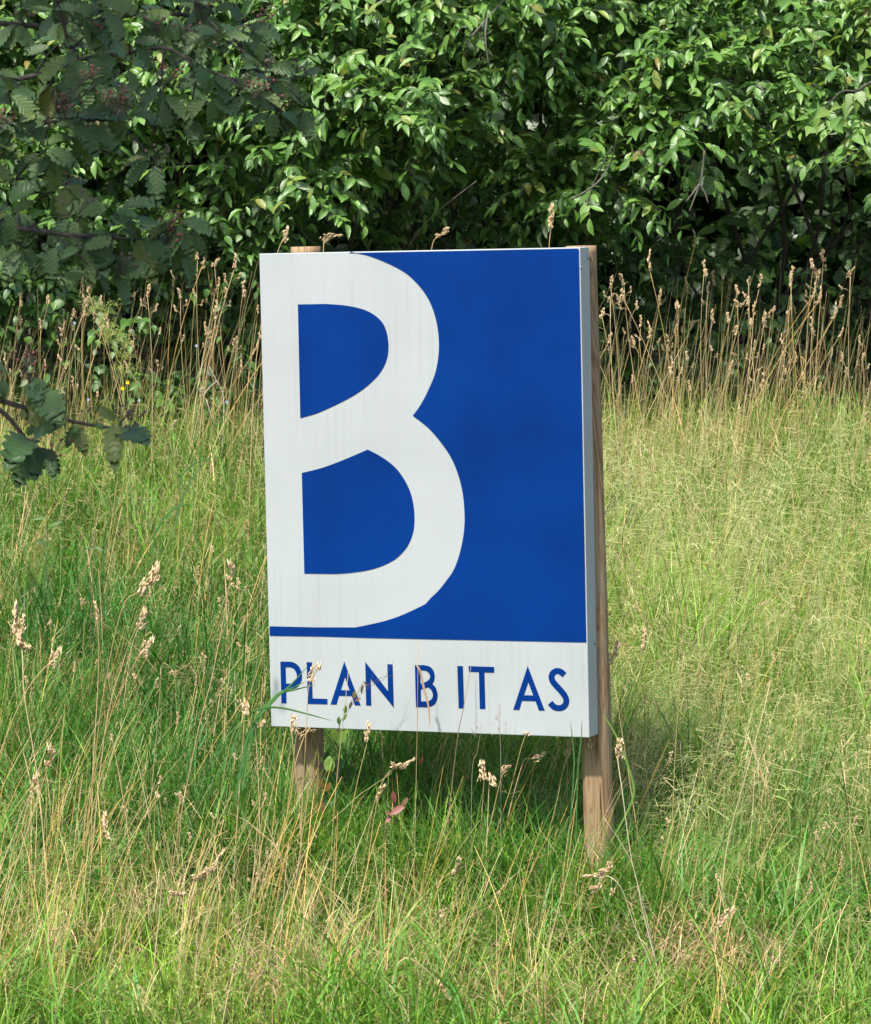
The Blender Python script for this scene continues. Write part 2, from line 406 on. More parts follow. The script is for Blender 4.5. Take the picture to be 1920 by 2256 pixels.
def cl(f, L): return [f(*p) for p in L]
letters = [
 ('P', [cl(c7, [(95, 92)]) + sm(c7, [(205, 92), (255, 105), (300, 140), (330, 190), (342, 250), (335, 310), (305, 365), (265, 395), (215, 405)], 3) + cl(c7, [(161, 405), (165, 567), (107, 565)]),
        cl(c7, [(155, 155)]) + sm(c7, [(205, 155), (240, 168), (270, 203), (284, 250), (277, 298), (245, 333), (205, 343)], 3) + cl(c7, [(160, 343)])]),
 ('L', [cl(c7, [(395, 98), (455, 100), (463, 513), (633, 518), (633, 580), (410, 574)])]),
 ('A', [cl(c7, [(826, 92), (1012, 592), (946, 590), (912, 484), (765, 482), (738, 582), (670, 580)]), cl(c7, [(833, 268), (887, 420), (786, 418)])]),
 ('N', [cl(c7, [(1066, 95), (1326, 430), (1319, 122), (1378, 124), (1392, 618), (1127, 288), (1135, 594), (1076, 592)])]),
 ('B', [cl(c8, [(68, 117)]) + sm(c8, [(160, 118), (215, 131), (255, 168), (271, 225), (266, 275), (247, 310)], 3) + sm(c8, [(247, 311), (282, 350), (300, 410), (298, 460), (275, 512), (230, 541), (180, 548)], 3) + cl(c8, [(80, 546)]),
        cl(c8, [(122, 172)]) + sm(c8, [(160, 172), (200, 186), (223, 222), (220, 255), (190, 285), (127, 308)], 3),
        cl(c8, [(130, 366)]) + sm(c8, [(207, 344), (240, 378), (253, 425), (240, 465), (205, 488)], 3) + cl(c8, [(132, 490)])]),
 ('I', [cl(c8, [(503, 127), (560, 128), (572, 558), (517, 560)])]),
 ('T', [cl(c8, [(618, 128), (880, 137), (880, 195), (780, 192), (790, 566), (733, 565), (724, 188), (621, 186)])]),
 ('A', [cl(c8, [(1223, 128), (1397, 583), (1337, 582), (1303, 486), (1165, 482), (1137, 576), (1075, 574)]), cl(c8, [(1229, 292), (1280, 428), (1185, 426)])]),
]
sc_ = smoothline([(1598, 219), (1563, 188), (1525, 177), (1488, 192), (1469, 224), (1470, 262), (1492, 302), (1558, 375), (1600, 428), (1618, 478), (1608, 522), (1575, 551), (1530, 557), (1488, 541), (1453, 503)], 5)
tg = np.gradient(sc_, axis=0); tg /= np.linalg.norm(tg, axis=1)[:, None]
nn = np.stack([-tg[:, 1], tg[:, 0]], 1) * 30
letters.append(('S', [cl(c8, list(sc_ + nn) + list((sc_ - nn)[::-1]))]))
for ch, loops in letters: plate('letter', loops, lab='blue letter %s' % ch)

def screw(x, y, z, axis):
    bm = bmesh.new()
    bmesh.ops.create_uvsphere(bm, u_segments=10, v_segments=6, radius=.007)
    for v in bm.verts: v.co.x *= .45; 
    bmesh.ops.create_cone(bm, segments=10, radius1=.0095, radius2=.0095, depth=.0012, cap_ends=True, matrix=Matrix.Rotation(PI / 2, 4, 'Y'))
    o = mesh_bm('screw', bm, M['steel'], sign, smooth=False)
    o.location = (x, y, z)
    if axis == 'y': o.rotation_euler = (0, 0, PI / 2)
ZT = lambda py, px=1290: on_sign(px, py)[1]
screw(SW + .001, .083, ZT(568), 'x'); screw(SW + .0005, .006, ZT(589), 'x'); screw(SW + .001, .08, ZT(1422, 1311), 'x')

# posts: round split timber, with a drying crack, standing behind the panel
def post(cx, cy, z_top, z_bot, crack_ang, crack_z, r=.057, lean=0.0, lab=None):
    K, n = 96, 110
    V = []; Q = []
    zs = np.linspace(z_bot, z_top, n)
    for i, z in enumerate(zs):
        for k in range(K):
            a = 2 * PI * k / K
            t = (z - z_bot) / (z_top - z_bot)
            rr = r * (1 + .035 * mnoise.noise(Vector((math.cos(a) * 1.1, math.sin(a) * 1.1, z * 1.3 + cx * 9)))) + .0012 * mnoise.noise(Vector((math.cos(a) * 6, math.sin(a) * 6, z * 2)))
            for (ca, z0, z1, w) in crack_z:
                if z0 < z < z1:
                    ca2 = ca + .10 * mnoise.noise(Vector((z * 3, ca, 1)))
                    d = abs((a - ca2 + PI) % (2 * PI) - PI)
                    env = min(1, min(z - z0, z1 - z) / .10)
                    if d < w * 1.2: rr -= .024 * env * max(0, 1 - (d / (w * 1.2)) ** 2)
            x = math.cos(a) * rr; y = math.sin(a) * rr
            if y < -r * .86: y = -r * .86
            V.append((cx + x + lean * (z - z_top), cy + y, z))
    i = np.arange(n - 1)[:, None] * K; j = np.arange(K)[None]
    Q = np.stack([i + j, i + (j + 1) % K, i + K + (j + 1) % K, i + K + j], -1).reshape(-1, 4)
    V += [(cx, cy, z_top + .001)]; T = [[(n - 1) * K + k, (n - 1) * K + (k + 1) % K, n * K] for k in range(K)]
    o = mesh_np('post', np.array(V), [Q, np.array(T)], M['wood'], smooth=False, parent=sign)
    me = o.data
    sf = np.ones(len(me.polygons), bool); sf[-K:] = False; me.polygons.foreach_set('use_smooth', sf)
    if lab: o['label'] = lab
yb = SD_ + .055
x0 = (on_sign(643, 543, yb)[0] + on_sign(705, 543, yb)[0]) / 2; x1 = (on_sign(650, 1640, yb)[0] + on_sign(714, 1640, yb)[0]) / 2
zt = on_sign(674, 543, yb)[1]; zb = -.95
post(x0, yb, zt, zb, 0, [(-PI / 2 + .05, -.55, -.03, .13)], r=.058, lean=(x0 - x1) / (zt - on_sign(680, 1640, yb)[1]), lab='left wooden post with a long drying crack')
x0 = (on_sign(1249, 541, yb)[0] + on_sign(1313, 541, yb)[0]) / 2; x1 = (on_sign(1285, 1660, yb)[0] + on_sign(1346, 1660, yb)[0]) / 2
zt = on_sign(1281, 541, yb)[1]
post(x0, yb, zt, zb, 0, [(-PI / 2 + .35, -.16, .06, .10), (-PI / 2 + .55, -.45, -.17, .05)], r=.058, lean=(x0 - x1) / (zt - on_sign(1315, 1660, yb)[1]), lab='right wooden post, its flank showing beside the panel')

# ------------------------------------------------------------------ leaves
def leaf_template(kind):
    """returns V (n,3) local: x across, y along, z up; T faces; uv"""
    if kind == 'willow':
        ys = [0, .10, .34, .62, .84, 1.0]; ws = [0.02, .12, .235, .235, .12, 0.0]
    elif kind == 'broad':
        ys = [0, .08, .3, .55, .8, 1.0]; ws = [0.02, .26, .40, .34, .16, 0.0]
    elif kind == 'birch':
        ys = [0, .06, .22, .4, .7, 1.0]; ws = [0.02, .25, .40, .33, .14, 0.0]
    V = []; uv = []
    for y, w in zip(ys, ws):
        zc = -.28 * y * y + .05 * y
        V.append((0, y, zc)); uv.append((.5, y))
        if w > 0:
            V.append((-w, y + .02, zc + w * .30)); uv.append((.5 - w, y)); V.append((w, y + .02, zc + w * .30)); uv.append((.5 + w, y))
    T = []
    n = len(ys)
    for i in range(n - 2):
        a = i * 3; b = a + 3
        T += [[a, b, a + 1], [a + 1, b, b + 1], [a, a + 2, b], [a + 2, b + 2, b]]
    a = (n - 2) * 3; b = a + 3
    T += [[a, b, a + 1], [a, a + 2, b]]
    return np.array(V), np.array(T), np.array(uv)

def leaf_beam():
    """lobed, toothed whitebeam leaf"""
    L = [(0, .0), (.13, .06), (.22, .15), (.19, .20), (.30, .26), (.35, .35), (.24, .375), (.34, .45), (.36, .54), (.25, .55), (.31, .62), (.32, .70), (.20, .70), (.25, .78), (.24, .85), (.14, .84), (.13, .93), (0, 1.02)]
    V = []; uv = []; T = []
    for w, y in L:
        zc = -.22 * y * y; V.append((0, min(y, 1.0), zc)); uv.append((.5, y))
        V.append((-w, y + .03 * w, zc + .22 * w)); uv.append((.5 - w, y)); V.append((w, y + .03 * w, zc + .22 * w)); uv.append((.5 + w, y))
    for i in range(len(L) - 1):
        a = i * 3; b = a + 3
        T += [[a, b, a + 1], [a + 1, b, b + 1], [a, a + 2, b], [a + 2, b + 2, b]]
    return np.array(V), np.array(T), np.array(uv)
TPL = {k: leaf_template(k) for k in ('willow', 'broad', 'birch')}; TPL['beam'] = leaf_beam()

def leaf_frames(P, Dv, Nv):
    """orthonormal frames: y=Dv, z~Nv"""
    Y = unit(Dv); Z = unit(Nv - (Nv * Y).sum(-1, keepdims=True) * Y); X = np.cross(Y, Z)
    return X, Y, Z
def bake_leaves(name, kind, P, X, Y, Z, S, W, R, mat, parent=None):
    V0, T0, uv0 = TPL[kind]; n = len(P); k = len(V0)
    curl = rng.uniform(.3, 2.0, n)
    V = P[:, None] + S[:, None, None] * (V0[None, :, 0, None] * W[:, None, None] * X[:, None] + V0[None, :, 1, None] * Y[:, None] + V0[None, :, 2, None] * curl[:, None, None] * Z[:, None])
    T = (T0[None] + (np.arange(n) * k)[:, None, None]).reshape(-1, 3)
    C = np.repeat(np.stack([R, R, R], 1), k, 0); uv = np.tile(uv0, (n, 1))
    return mesh_np(name, V.reshape(-1, 3), [T], mat, C, uv, smooth=True, parent=parent)
LEAFMESH = {}
def leaf_mesh(kind, matkey, v):
    if (kind, matkey, v) not in LEAFMESH:
        V0, T0, uv0 = TPL[kind]; V = V0.copy(); V[:, 2] *= (.5, 1.1, 1.8)[v]; V[:, 0] += .05 * (v - 1) * V[:, 1] ** 2
        LEAFMESH[(kind, matkey, v)] = mesh_np('leaf', V, [T0], M[matkey], None, uv0, smooth=True, mesh_only=True)
    return LEAFMESH[(kind, matkey, v)]
def single_leaves(kind, matkey, P, X, Y, Z, S, W, root, name='leaf'):
    ri = root.matrix_world.inverted() if root else Matrix()
    for i in range(len(P)):
        o = bpy.data.objects.new(name, leaf_mesh(kind, matkey, random.randrange(3)))
        m = Matrix(((*[X[i][0] * S[i] * W[i], Y[i][0] * S[i], Z[i][0] * S[i]], P[i][0]), (X[i][1] * S[i] * W[i], Y[i][1] * S[i], Z[i][1] * S[i], P[i][1]), (X[i][2] * S[i] * W[i], Y[i][2] * S[i], Z[i][2] * S[i], P[i][2]), (0, 0, 0, 1)))
        col.objects.link(o); o.parent = root; o.matrix_basis = Matrix.Translation(-root.location) @ m

def twig_leaves(C, R, nt, out, L=(.22, .42), nl=9, size=(.062, .138), droop=.3, fill=.6):
    """leafy twigs round each cluster centre. C (m,3), R (m,). returns leaves and twig polylines"""
    Ps, Ds, Ns, Ss, TW = [], [], [], [], []
    for c, r in zip(C, R):
        n = int(nt)
        u = rng.normal(size=(n, 3)) * (1.15, .5, .5) + out; u = unit(u)
        base = c + u * r * rng.uniform(.15, fill, (n, 1)) + rng.normal(size=(n, 3)) * r * .15
        ln = rng.uniform(*L, n) * (.7 + r)
        side0 = unit(np.cross(u, (0, 0, 1.0)) + rng.normal(size=(n, 3)) * .3)
        ts = np.linspace(0, 1, 6)
        pol = base[:, None] + u[:, None] * ln[:, None, None] * ts[None, :, None] + side0[:, None] * (rng.normal(size=n) * .12 * ln)[:, None, None] * (ts ** 2)[None, :, None]
        pol[:, :, 2] -= droop * ln[:, None] * (ts ** 2)[None] * rng.uniform(.3, 1.6, (n, 1))
        TW.append(pol)
        for q in range(nl):
            t = .12 + .88 * (q + rng.uniform(-.3, .3, n)) / (nl - 1); t = np.clip(t, 0, 1)
            f = t * 5; i0 = np.minimum(f.astype(int), 4); fr = (f - i0)[:, None]
            p = pol[np.arange(n), i0] * (1 - fr) + pol[np.arange(n), i0 + 1] * fr
            tan = unit(pol[np.arange(n), i0 + 1] - pol[np.arange(n), i0])
            sg = (1 if q % 2 else -1) * (1.0 if q < nl - 1 else .1)
            d = tan * rng.uniform(.4, .9, (n, 1)) + side0 * sg * rng.uniform(.5, 1.0, (n, 1)) + rng.normal(size=(n, 3)) * .22 + np.array([0, 0, -.22])
            nm = np.array([-.10, -.45, .85]) + rng.normal(size=(n, 3)) * .42
            Ps.append(p); Ds.append(d); Ns.append(nm); Ss.append(rng.uniform(*size, n) * (1 - .3 * t))
    return np.concatenate(Ps), np.concatenate(Ds), np.concatenate(Ns), np.concatenate(Ss), np.concatenate(TW)

def twig_mesh(TW, rad, mat, parent, name='twigs', k=3):
    n, m, _ = TW.shape
    T = unit(np.gradient(TW, axis=1)); A = unit(np.cross(T, (0.1, .2, 1.0))); B = np.cross(T, A)
    a = np.arange(k) * 2 * PI / k
    rr = np.linspace(1, .4, m)[None, :, None, None] * rad
    V = TW[:, :, None] + rr * (np.cos(a)[None, None, :, None] * A[:, :, None] + np.sin(a)[None, None, :, None] * B[:, :, None])
    i = (np.arange(n) * m * k)[:, None, None] + (np.arange(m - 1) * k)[None, :, None]; j = np.arange(k)[None, None]
    Q = np.stack([i + j, i + (j + 1) % k, i + k + (j + 1) % k, i + k + j], -1).reshape(-1, 4)
    o = mesh_np(name, V.reshape(-1, 3), [Q], mat, smooth=True, parent=parent)
    return tag(o, kind='stuff')

def branch_obj(P, r0, r1, mat, root, name='branch', k=7, wob=.02):
    P = smoothline(P, 5); P = P + np.array([[mnoise.noise(Vector(p * 3 + 5)), mnoise.noise(Vector(p * 3 + 9)), mnoise.noise(Vector(p * 3 + 13))] for p in P]) * wob
    V, Q, T = tube(P, np.linspace(r0, r1, len(P)), k)
    return mesh_np(name, V - np.array(root.location), [Q, np.array(T)], mat, smooth=True, parent=root)

NSINGLE = 290
def finish_shrub(root, kind, mk, P, D, Nn, S, TW, twig_r=.0022, minpx=7):
    X, Y, Z = leaf_frames(P, D, Nn); n = len(P); W = rng.uniform(.66, .98, n)
    px, py, dep = to_px(P + Y * S[:, None] * .5)
    seen = (px > -5) & (px < 1925) & (py > -5) & (py < 980)
    cell = (px // 26).astype(int) * 1000 + (py // 26).astype(int)
    idx = np.where(seen)[0]; idx = idx[np.argsort(dep[idx])]
    _, first = np.unique(cell[idx], return_index=True); cand = idx[first]
    area = S[cand] ** 2 * np.abs(Z[cand][:, 1]) / dep[cand] ** 2
    cand = cand[np.argsort(-area)][:NSINGLE]
    mask = np.ones(n, bool); mask[cand] = False
    off = np.array(root.location)
    if len(cand): single_leaves(kind, mk + '_single', P[cand], X[cand], Y[cand], Z[cand], S[cand], W[cand], root)
    R = rng.uniform(0, 1, n)
    o = bake_leaves('foliage', kind, P[mask] - off, X[mask], Y[mask], Z[mask], S[mask], W[mask], R[mask], M[mk + '_mass'], root); tag(o, kind='stuff')
    if TW is not None: twig_mesh(TW - off, twig_r, M['bark_dark'], root)

def depth_surface(px, py):
    """distance of the hedge face: it leans out above and draws back below"""
    d = np.interp(py, [-900, -400, 0, 250, 420, 560, 750, 900], [20.2, 19.5, 19.0, 18.95, 19.2, 19.6, 19.8, 19.9])
    return d + .26 * np.sin(px / 230.0 + 1.3 + py / 300.0) + .2 * np.sin(px / 97.0 + py / 110.0)

def hollow(px, py):
    """0..1 how open the hedge is at this place (the dark hollows under the boughs)"""
    h = np.exp(-(((px - 1670) / 230) ** 2 + ((py - 430) / 100) ** 2))
    h += .55 * np.exp(-(((px - 1450) / 120) ** 2 + ((py - 520) / 70) ** 2)) + .5 * np.exp(-(((px - 1800) / 120) ** 2 + ((py - 560) / 60) ** 2))
    h += .8 * np.exp(-(((px - 1100) / 70) ** 2 + ((py - 60) / 60) ** 2))
    h += .9 * np.exp(-(((px - 1000) / 130) ** 2 + ((py - 480) / 40) ** 2))
    h += .8 * np.exp(-(((px - 520) / 90) ** 2 + ((py - 470) / 60) ** 2))
    h += .9 * np.exp(-(((px - 330) / 110) ** 2 + ((py - 380) / 60) ** 2))
    return h * 2.2

def cluster_grid(x0, x1, y0, y1, sx, sy, dd, r, jit=.35, thin=.55):
    C, R = [], []
    for py in np.arange(y0, y1, sy):
        for px in np.arange(x0, x1, sx):
            qx = px + random.uniform(-jit, jit) * sx; qy = py + random.uniform(-jit, jit) * sy
            if hollow(qx, qy) > thin * random.uniform(.7, 1.3) or random.random() < .10: continue
            C.append(at(qx, qy, float(depth_surface(qx, qy)) + dd + random.uniform(-.32, .32))); R.append(r * random.uniform(.7, 1.25))
    return np.array(C), np.array(R)

OUT = np.array([-.12, -1.0, .35])
willows = [
 ('willow_shrub', -700, 620, 'goat willow shrub behind the left-hand grass, reaching above the sign corner', (-1.9, 20.2)),
 ('willow_shrub', 620, 1240, 'goat willow shrub with fresh green leaves directly behind the top of the sign', (.1, 20.4)),
 ('willow_shrub', 1240, 2600, 'tall goat willow shrub on the right, its boughs overhanging a black hollow', (1.9, 20.3)),
]
for nm, xa, xb, lab, (bx, by) in willows:
    root = empty(nm, (bx, by, float(ground(bx, by)))); tag(root, lab, 'shrub', 'willow shrubs of the hedge')
    C, R = cluster_grid(xa, xb, -620, 480, 118, 92, 0.0, .30)
    P, D, Nn, S, TW = twig_leaves(C, R, 15, OUT)
    C2, R2 = cluster_grid(xa, xb, -620, 560, 170, 130, .75, .42, thin=.9)
    P2, D2, N2, S2, TW2 = twig_leaves(C2, R2, 13, OUT, nl=8)
    P, D, Nn, S, TW = [np.concatenate(v) for v in ((P, P2), (D, D2), (Nn, N2), (S, S2), (TW, TW2))]
    finish_shrub(root, 'willow', 'willow', P, D, Nn, S, TW)
    base = np.array(root.location)
    for q in range(0, len(C), max(1, len(C) // 16)):
        c = C[q]; m1 = base * .45 + c * .55 + np.array([random.uniform(-.3, .3), .35, -.15 + .2 * random.random()])
        branch_obj([base + np.array([random.uniform(-.9, .9), random.uniform(-.2, .5), -.1]), m1, c], random.uniform(.010, .019), .004, M['bark_dark'], root, wob=.09)
    tws = {620: [], -700: [], 1240: []}[xa]
    if xa == -700: tws = [[(505, 560, 18.9), (560, 480, 18.7), (610, 410, 18.5), (660, 330, 18.4)], [(530, 545, 18.9), (600, 470, 18.7), (668, 440, 18.6)], [(400, 520, 19.0), (520, 330, 18.8), (560, 300, 18.6)]]
    if xa == 620: tws = [[(1075, 30, 18.0), (1069, 80, 17.9), (1078, 150, 17.9)], [(900, 545, 18.9), (960, 470, 18.7), (1050, 400, 18.5)], [(1040, 80, 18.0), (1100, 10, 18.1), (1160, -60, 18.2)]]
    if xa == 1240: tws = [[(1260, 440, 18.4), (1315, 405, 18.3), (1345, 360, 18.3), (1360, 300, 18.2)], [(1290, 475, 18.5), (1312, 400, 18.4), (1350, 320, 18.2)],
                          [(1552, 330, 18.2), (1549, 375, 18.2), (1542, 408, 18.2), (1530, 440, 18.2), (1520, 465, 18.2)], [(1542, 405, 18.2), (1528, 425, 18.2), (1514, 443, 18.2)], [(1543, 405, 18.2), (1555, 425, 18.2), (1562, 448, 18.2)],
                          [(1410, 390, 18.5), (1415, 400, 18.5), (1424, 420, 18.5)]]
    for t in tws: branch_obj([at(*p) for p in t], .0055, .003, M['bark'], root, wob=.006)

# lower shade-side growth under the willows: broader-leaved bramble, and dogwood with shade put into its leaf colour
def low_shrub(name, lab, cat, xa, xb, ya, yb_, dd, bx, by, nt=11, size=(.06, .10), sx=115, sy=85, r=.26, group='leafy undergrowth at the foot of the hedge', kind='broad'):
    root = empty(name, (bx, by, float(ground(bx, by)))); tag(root, lab, cat, group)
    C, R = cluster_grid(xa, xb, ya, yb_, sx, sy, dd, r, thin=.9)
    P, D, Nn, S, TW = twig_leaves(C, R, nt, OUT, nl=8, size=size, droop=.4)
    g = ground(P[:, 0], P[:, 1]); ok = P[:, 2] > g + .03
    finish_shrub(root, 'broad', kind, P[ok], D[ok], Nn[ok], S[ok], TW)
    base = np.array(root.location)
    for q in range(0, len(C), max(1, len(C) // 8)):
        c = C[q]; branch_obj([base + np.array([random.uniform(-.4, .4), 0, -.05]), base * .5 + c * .5 + np.array([0, .1, .12]), c], .009, .003, M['bark'], root, wob=.04)
low_shrub('bramble', 'bright low bramble thicket behind the dry grass at the left edge', 'bush', -300, 330, 500, 870, -.45, -1.9, 19.4)
low_shrub('bramble', 'dark low bramble growing between the left edge thicket and the sign', 'bush', 330, 640, 500, 870, -.25, -1.0, 19.5)
low_shrub('bramble', 'shaded bramble hidden mostly behind the sign panel', 'bush', 640, 1250, 500, 900, 0, 0, 19.6, sx=150, sy=110)
low_shrub('dogwood_shrub', 'dogwood shrub with shade painted into its leaf colour just right of the sign', 'shrub', 1250, 1600, 440, 900, .35, 1.1, 19.9, nt=9, size=(.05, .085), kind='shade')
low_shrub('dogwood_shrub', 'dogwood shrub with deep shade painted into its leaves at the right edge', 'shrub', 1600, 2300, 500, 900, .4, 2.3, 19.9, nt=9, size=(.05, .085), kind='shade')

# the wood behind: tree trunks and one dense dark mass of leaves that closes the view
def wood_behind():
    root = empty('woodland', (0, 24, float(ground(0, 24)))); tag(root, 'dense dark woodland closing the view behind the hedge', 'woodland', kind='stuff')
    n = 60000
    X = rng.uniform(-8, 8, n); Y = 21.3 + rng.uniform(0, 3.2, n) + .4 * np.sin(X * 1.3); Zb = ground(X, Y); Z = Zb + rng.uniform(0, 1, n) ** 1.25 * (6.2 + .8 * np.sin(X * .9) + .5 * np.sin(X * 2.3))
    P = np.stack([X, Y, Z], 1); D = rng.normal(size=(n, 3)) + (0, -.5, -.6); Nn = rng.normal(size=(n, 3)) * .6 + (0, -.7, .5)
    Xa, Ya, Za = leaf_frames(P, D, Nn)
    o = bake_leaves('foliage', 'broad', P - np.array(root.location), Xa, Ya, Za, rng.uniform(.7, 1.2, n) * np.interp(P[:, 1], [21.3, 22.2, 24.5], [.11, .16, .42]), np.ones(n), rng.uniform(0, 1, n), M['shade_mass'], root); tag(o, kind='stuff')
    for q in range(9):
        x = -8 + 2 * q + random.uniform(-.5, .5); y = 22.8 + random.uniform(-.6, .8)
        b = np.array([x, y, float(ground(x, y)) - .1])
        branch_obj([b, b + (random.uniform(-.2, .2), 0, 2.2), b + (random.uniform(-.4, .4), .1, 4.8)], .11, .05, M['bark'], root, name='trunk', k=9, wob=.1)
wood_behind()

# ------------------------------------------------------------------ whitebeam tree overhanging from the upper left (near the camera)
def whitebeam():
    bx, by = -3.1, 8.2
    root = empty('whitebeam_tree', (bx, by, float(ground(bx, by))))
    tag(root, 'whitebeam tree whose dark lobed leaves and berries hang in from the upper left', 'tree')
    base = np.array(root.location)
    branch_obj([base + (0, 0, -.2), base + (.05, 0, 1.5), base + (.15, .1, 3.2), base + (.1, .1, 4.6), base + (.3, -.2, 5.9)], .13, .04, M['bark'], root, name='trunk', k=12, wob=.05)
    fork = base + np.array([.12, .08, 3.0])
    # limbs seen in the picture: (points in photo px with distance), spurs carry leaf rosettes
    limbs = [
     ([(-420, 60, 8.6), (-150, 40, 8.7), (120, 60, 8.7), (300, 30, 8.8), (470, 45, 8.9), (545, 128, 8.9), (572, 165, 8.9), (602, 172, 8.9)], 17, 1.0),
     ([(-420, 200, 8.5), (-100, 180, 8.5), (60, 168, 8.5), (167, 132, 8.5), (286, 115, 8.6), (370, 108, 8.6), (440, 150, 8.6), (520, 175, 8.7)], 15, 1.0),
     ([(-420, 330, 8.3), (-120, 300, 8.4), (0, 276, 8.4), (85, 270, 8.4), (190, 262, 8.4), (280, 268, 8.4)], 16, 1.15),
     ([(-420, 560, 8.3), (-100, 530, 8.3), (40, 505, 8.3), (150, 518, 8.3), (218, 520, 8.3), (317, 528, 8.3), (372, 518, 8.3)], 14, 1.1),
     ([(-420, 800, 8.2), (-100, 860, 8.3), (0, 884, 8.3), (102, 913, 8.3), (170, 931, 8.3), (238, 942, 8.3), (266, 938, 8.3)], 0, 1.0),
     ([(-420, 760, 8.35), (-100, 850, 8.35), (0, 905, 8.35), (48, 957, 8.35), (68, 981, 8.35), (112, 995, 8.35)], 0, 1.0),
     ([(-300, -60, 8.2), (60, -60, 8.3), (130, 30, 8.3), (150, 90, 8.3), (172, 122, 8.3)], 10, 1.1),
     ([(-200, -120, 8.5), (200, -90, 8.6), (400, -30, 8.7), (440, 20, 8.7), (462, 60, 8.7), (505, 95, 8.7)], 9, 1.0),
     ([(-420, 420, 8.5), (-140, 410, 8.5), (-20, 400, 8.5), (60, 392, 8.5), (130, 380, 8.5)], 9, 1.1),
    ]
    P, D, Nn, S = [], [], [], []
    berries = []
    def rosette(c, n, size, spread=1.0):
        for q in range(n):
            a = random.uniform(0, 2 * PI)
            d = np.array([math.cos(a) * 1.0 * spread, random.uniform(-.6, .35), -.55 + .75 * math.sin(a)])
            nm = np.array([random.uniform(-.4, .4), -.75 + random.uniform(-.35, .35), .6 + random.uniform(-.3, .3)])
            P.append(c + unit(d) * random.uniform(.008, .02)); D.append(d); Nn.append(nm); S.append(random.uniform(.055, .084) * size)
    for pts, nsp, size in limbs:
        W3 = [at(*p) for p in pts]
        branch_obj([fork + np.array([0, 0, random.uniform(-.6, .8)])] + W3, .009, .0026, M['bark_dark'], root, wob=.004)
        L = smoothline(W3, 8)
        for s in range(nsp):
            t = (s + random.uniform(.2, .8)) / nsp; p = L[int((.18 + .82 * t) * (len(L) - 1))]
            u = unit(np.array([random.uniform(-.2, 1), random.uniform(-.7, .3), random.uniform(-.9, .5)])); ln = random.uniform(.03, .14)
            e = p + u * ln
            branch_obj([p, p + u * ln * .5 + (0, 0, .006), e], .0028, .0018, M['bark_dark'], root, name='twig', k=5, wob=.001)
            rosette(e, random.randint(3, 4), size)
            if random.random() < .26: berries.append((e + np.array([random.uniform(-.01, .03), -.03, .015]), random.choice((8, 12, 16))))
    # the leaves of the two lowest sprays, one by one: base px, tip px
    low = [((255, 925), (213, 895)), ((252, 938), (250, 1008)), ((262, 942), (322, 968)), ((232, 945), (206, 930)), ((160, 938), (193, 1000)), ((172, 935), (140, 985)), ((150, 925), (42, 905)), ((105, 900), (130, 925)), ((70, 905), (62, 875)),
           ((66, 832), (110, 860)), ((8, 835), (5, 880)), ((66, 845), (84, 880)), ((90, 860), (126, 922)),
           ((72, 985), (26, 1078)), ((75, 980), (74, 1055)), ((100, 990), (128, 1035)), ((108, 1000), (118, 1050)), ((62, 965), (30, 990)), ((75, 962), (105, 930)), ((60, 960), (90, 925)), ((84, 985), (95, 1020)),
           ((20, 820), (0, 800)), ((-5, 850), (-30, 900)), ((300, 528), (345, 620)), ((300, 520), (270, 500)), ((375, 530), (402, 610)), ((318, 525), (372, 575)), ((215, 520), (225, 575)), ((120, 545), (105, 628)), ((300, 470), (250, 480)), ((352, 490), (318, 478))]
    for (a, b) in low:
        p = at(a[0], a[1], 8.28 + random.uniform(-.02, .02)); q = at(b[0], b[1], 8.2 + random.uniform(-.06, .08))
        P.append(p); D.append(q - p); Nn.append(np.array([random.uniform(-.3, .3), -.9, .45])); S.append(np.linalg.norm(q - p) * .95)
    # a denser fringe of leaves in the corner
    for q in range(16):
        qx = random.uniform(-60, 560) if q % 2 else random.uniform(-60, 330); lim = 215 if qx > 330 else 400 - .35 * max(qx, 0)
        qy = random.uniform(-40, lim); rosette(at(qx, qy, 8.9 + random.uniform(-.2, .5)), 2, 1.05)
    for qx, qy in [(40, 545), (150, 560), (20, 470), (190, 530)]:
        rosette(at(qx, qy, 8.4 + random.uniform(-.1, .2)), 4, 1.05)
    P, D, Nn, S = map(np.array, (P, D, Nn, S))
    X, Y, Z = leaf_frames(P, D, Nn); W = rng.uniform(.60, .84, len(P))
    px, py, dep = to_px(P); vis = np.where((px > -40) & (py > -40))[0]
    pick = vis[np.argsort(dep[vis] - S[vis])][:NSINGLE + 5]; mask = np.ones(len(P), bool); mask[pick] = False
    single_leaves('beam', 'beam_single', P[pick], X[pick], Y[pick], Z[pick], S[pick], W[pick], root)
    # crown above and to the left, outside the picture, which shades these boughs
    n = 6000
    Q = np.stack([rng.uniform(-5.2, .35, n), rng.uniform(5.2, 8.5, n), rng.uniform(0, 1, n)], 1)
    Q[:, 2] = 4.05 + .15 * np.sin(Q[:, 0] * 3) + Q[:, 2] * (1.7 - .2 * np.abs(Q[:, 0] + 2.6))
    Dd = rng.normal(size=(n, 3)) + (0, 0, -.5); Nd = rng.normal(size=(n, 3)) * .5 + (0, -.2, 1.0)
    X2, Y2, Z2 = leaf_frames(Q, Dd, Nd)
    A = lambda a, b: np.concatenate([a[mask], b])
    o = bake_leaves('foliage', 'beam', A(P, Q) - base, A(X, X2), A(Y, Y2), A(Z, Z2), np.concatenate([S[mask], rng.uniform(.09, .13, n)]), np.concatenate([W[mask], np.ones(n)]), rng.uniform(0, 1, mask.sum() + n), M['beam_mass'], root); tag(o, kind='stuff')
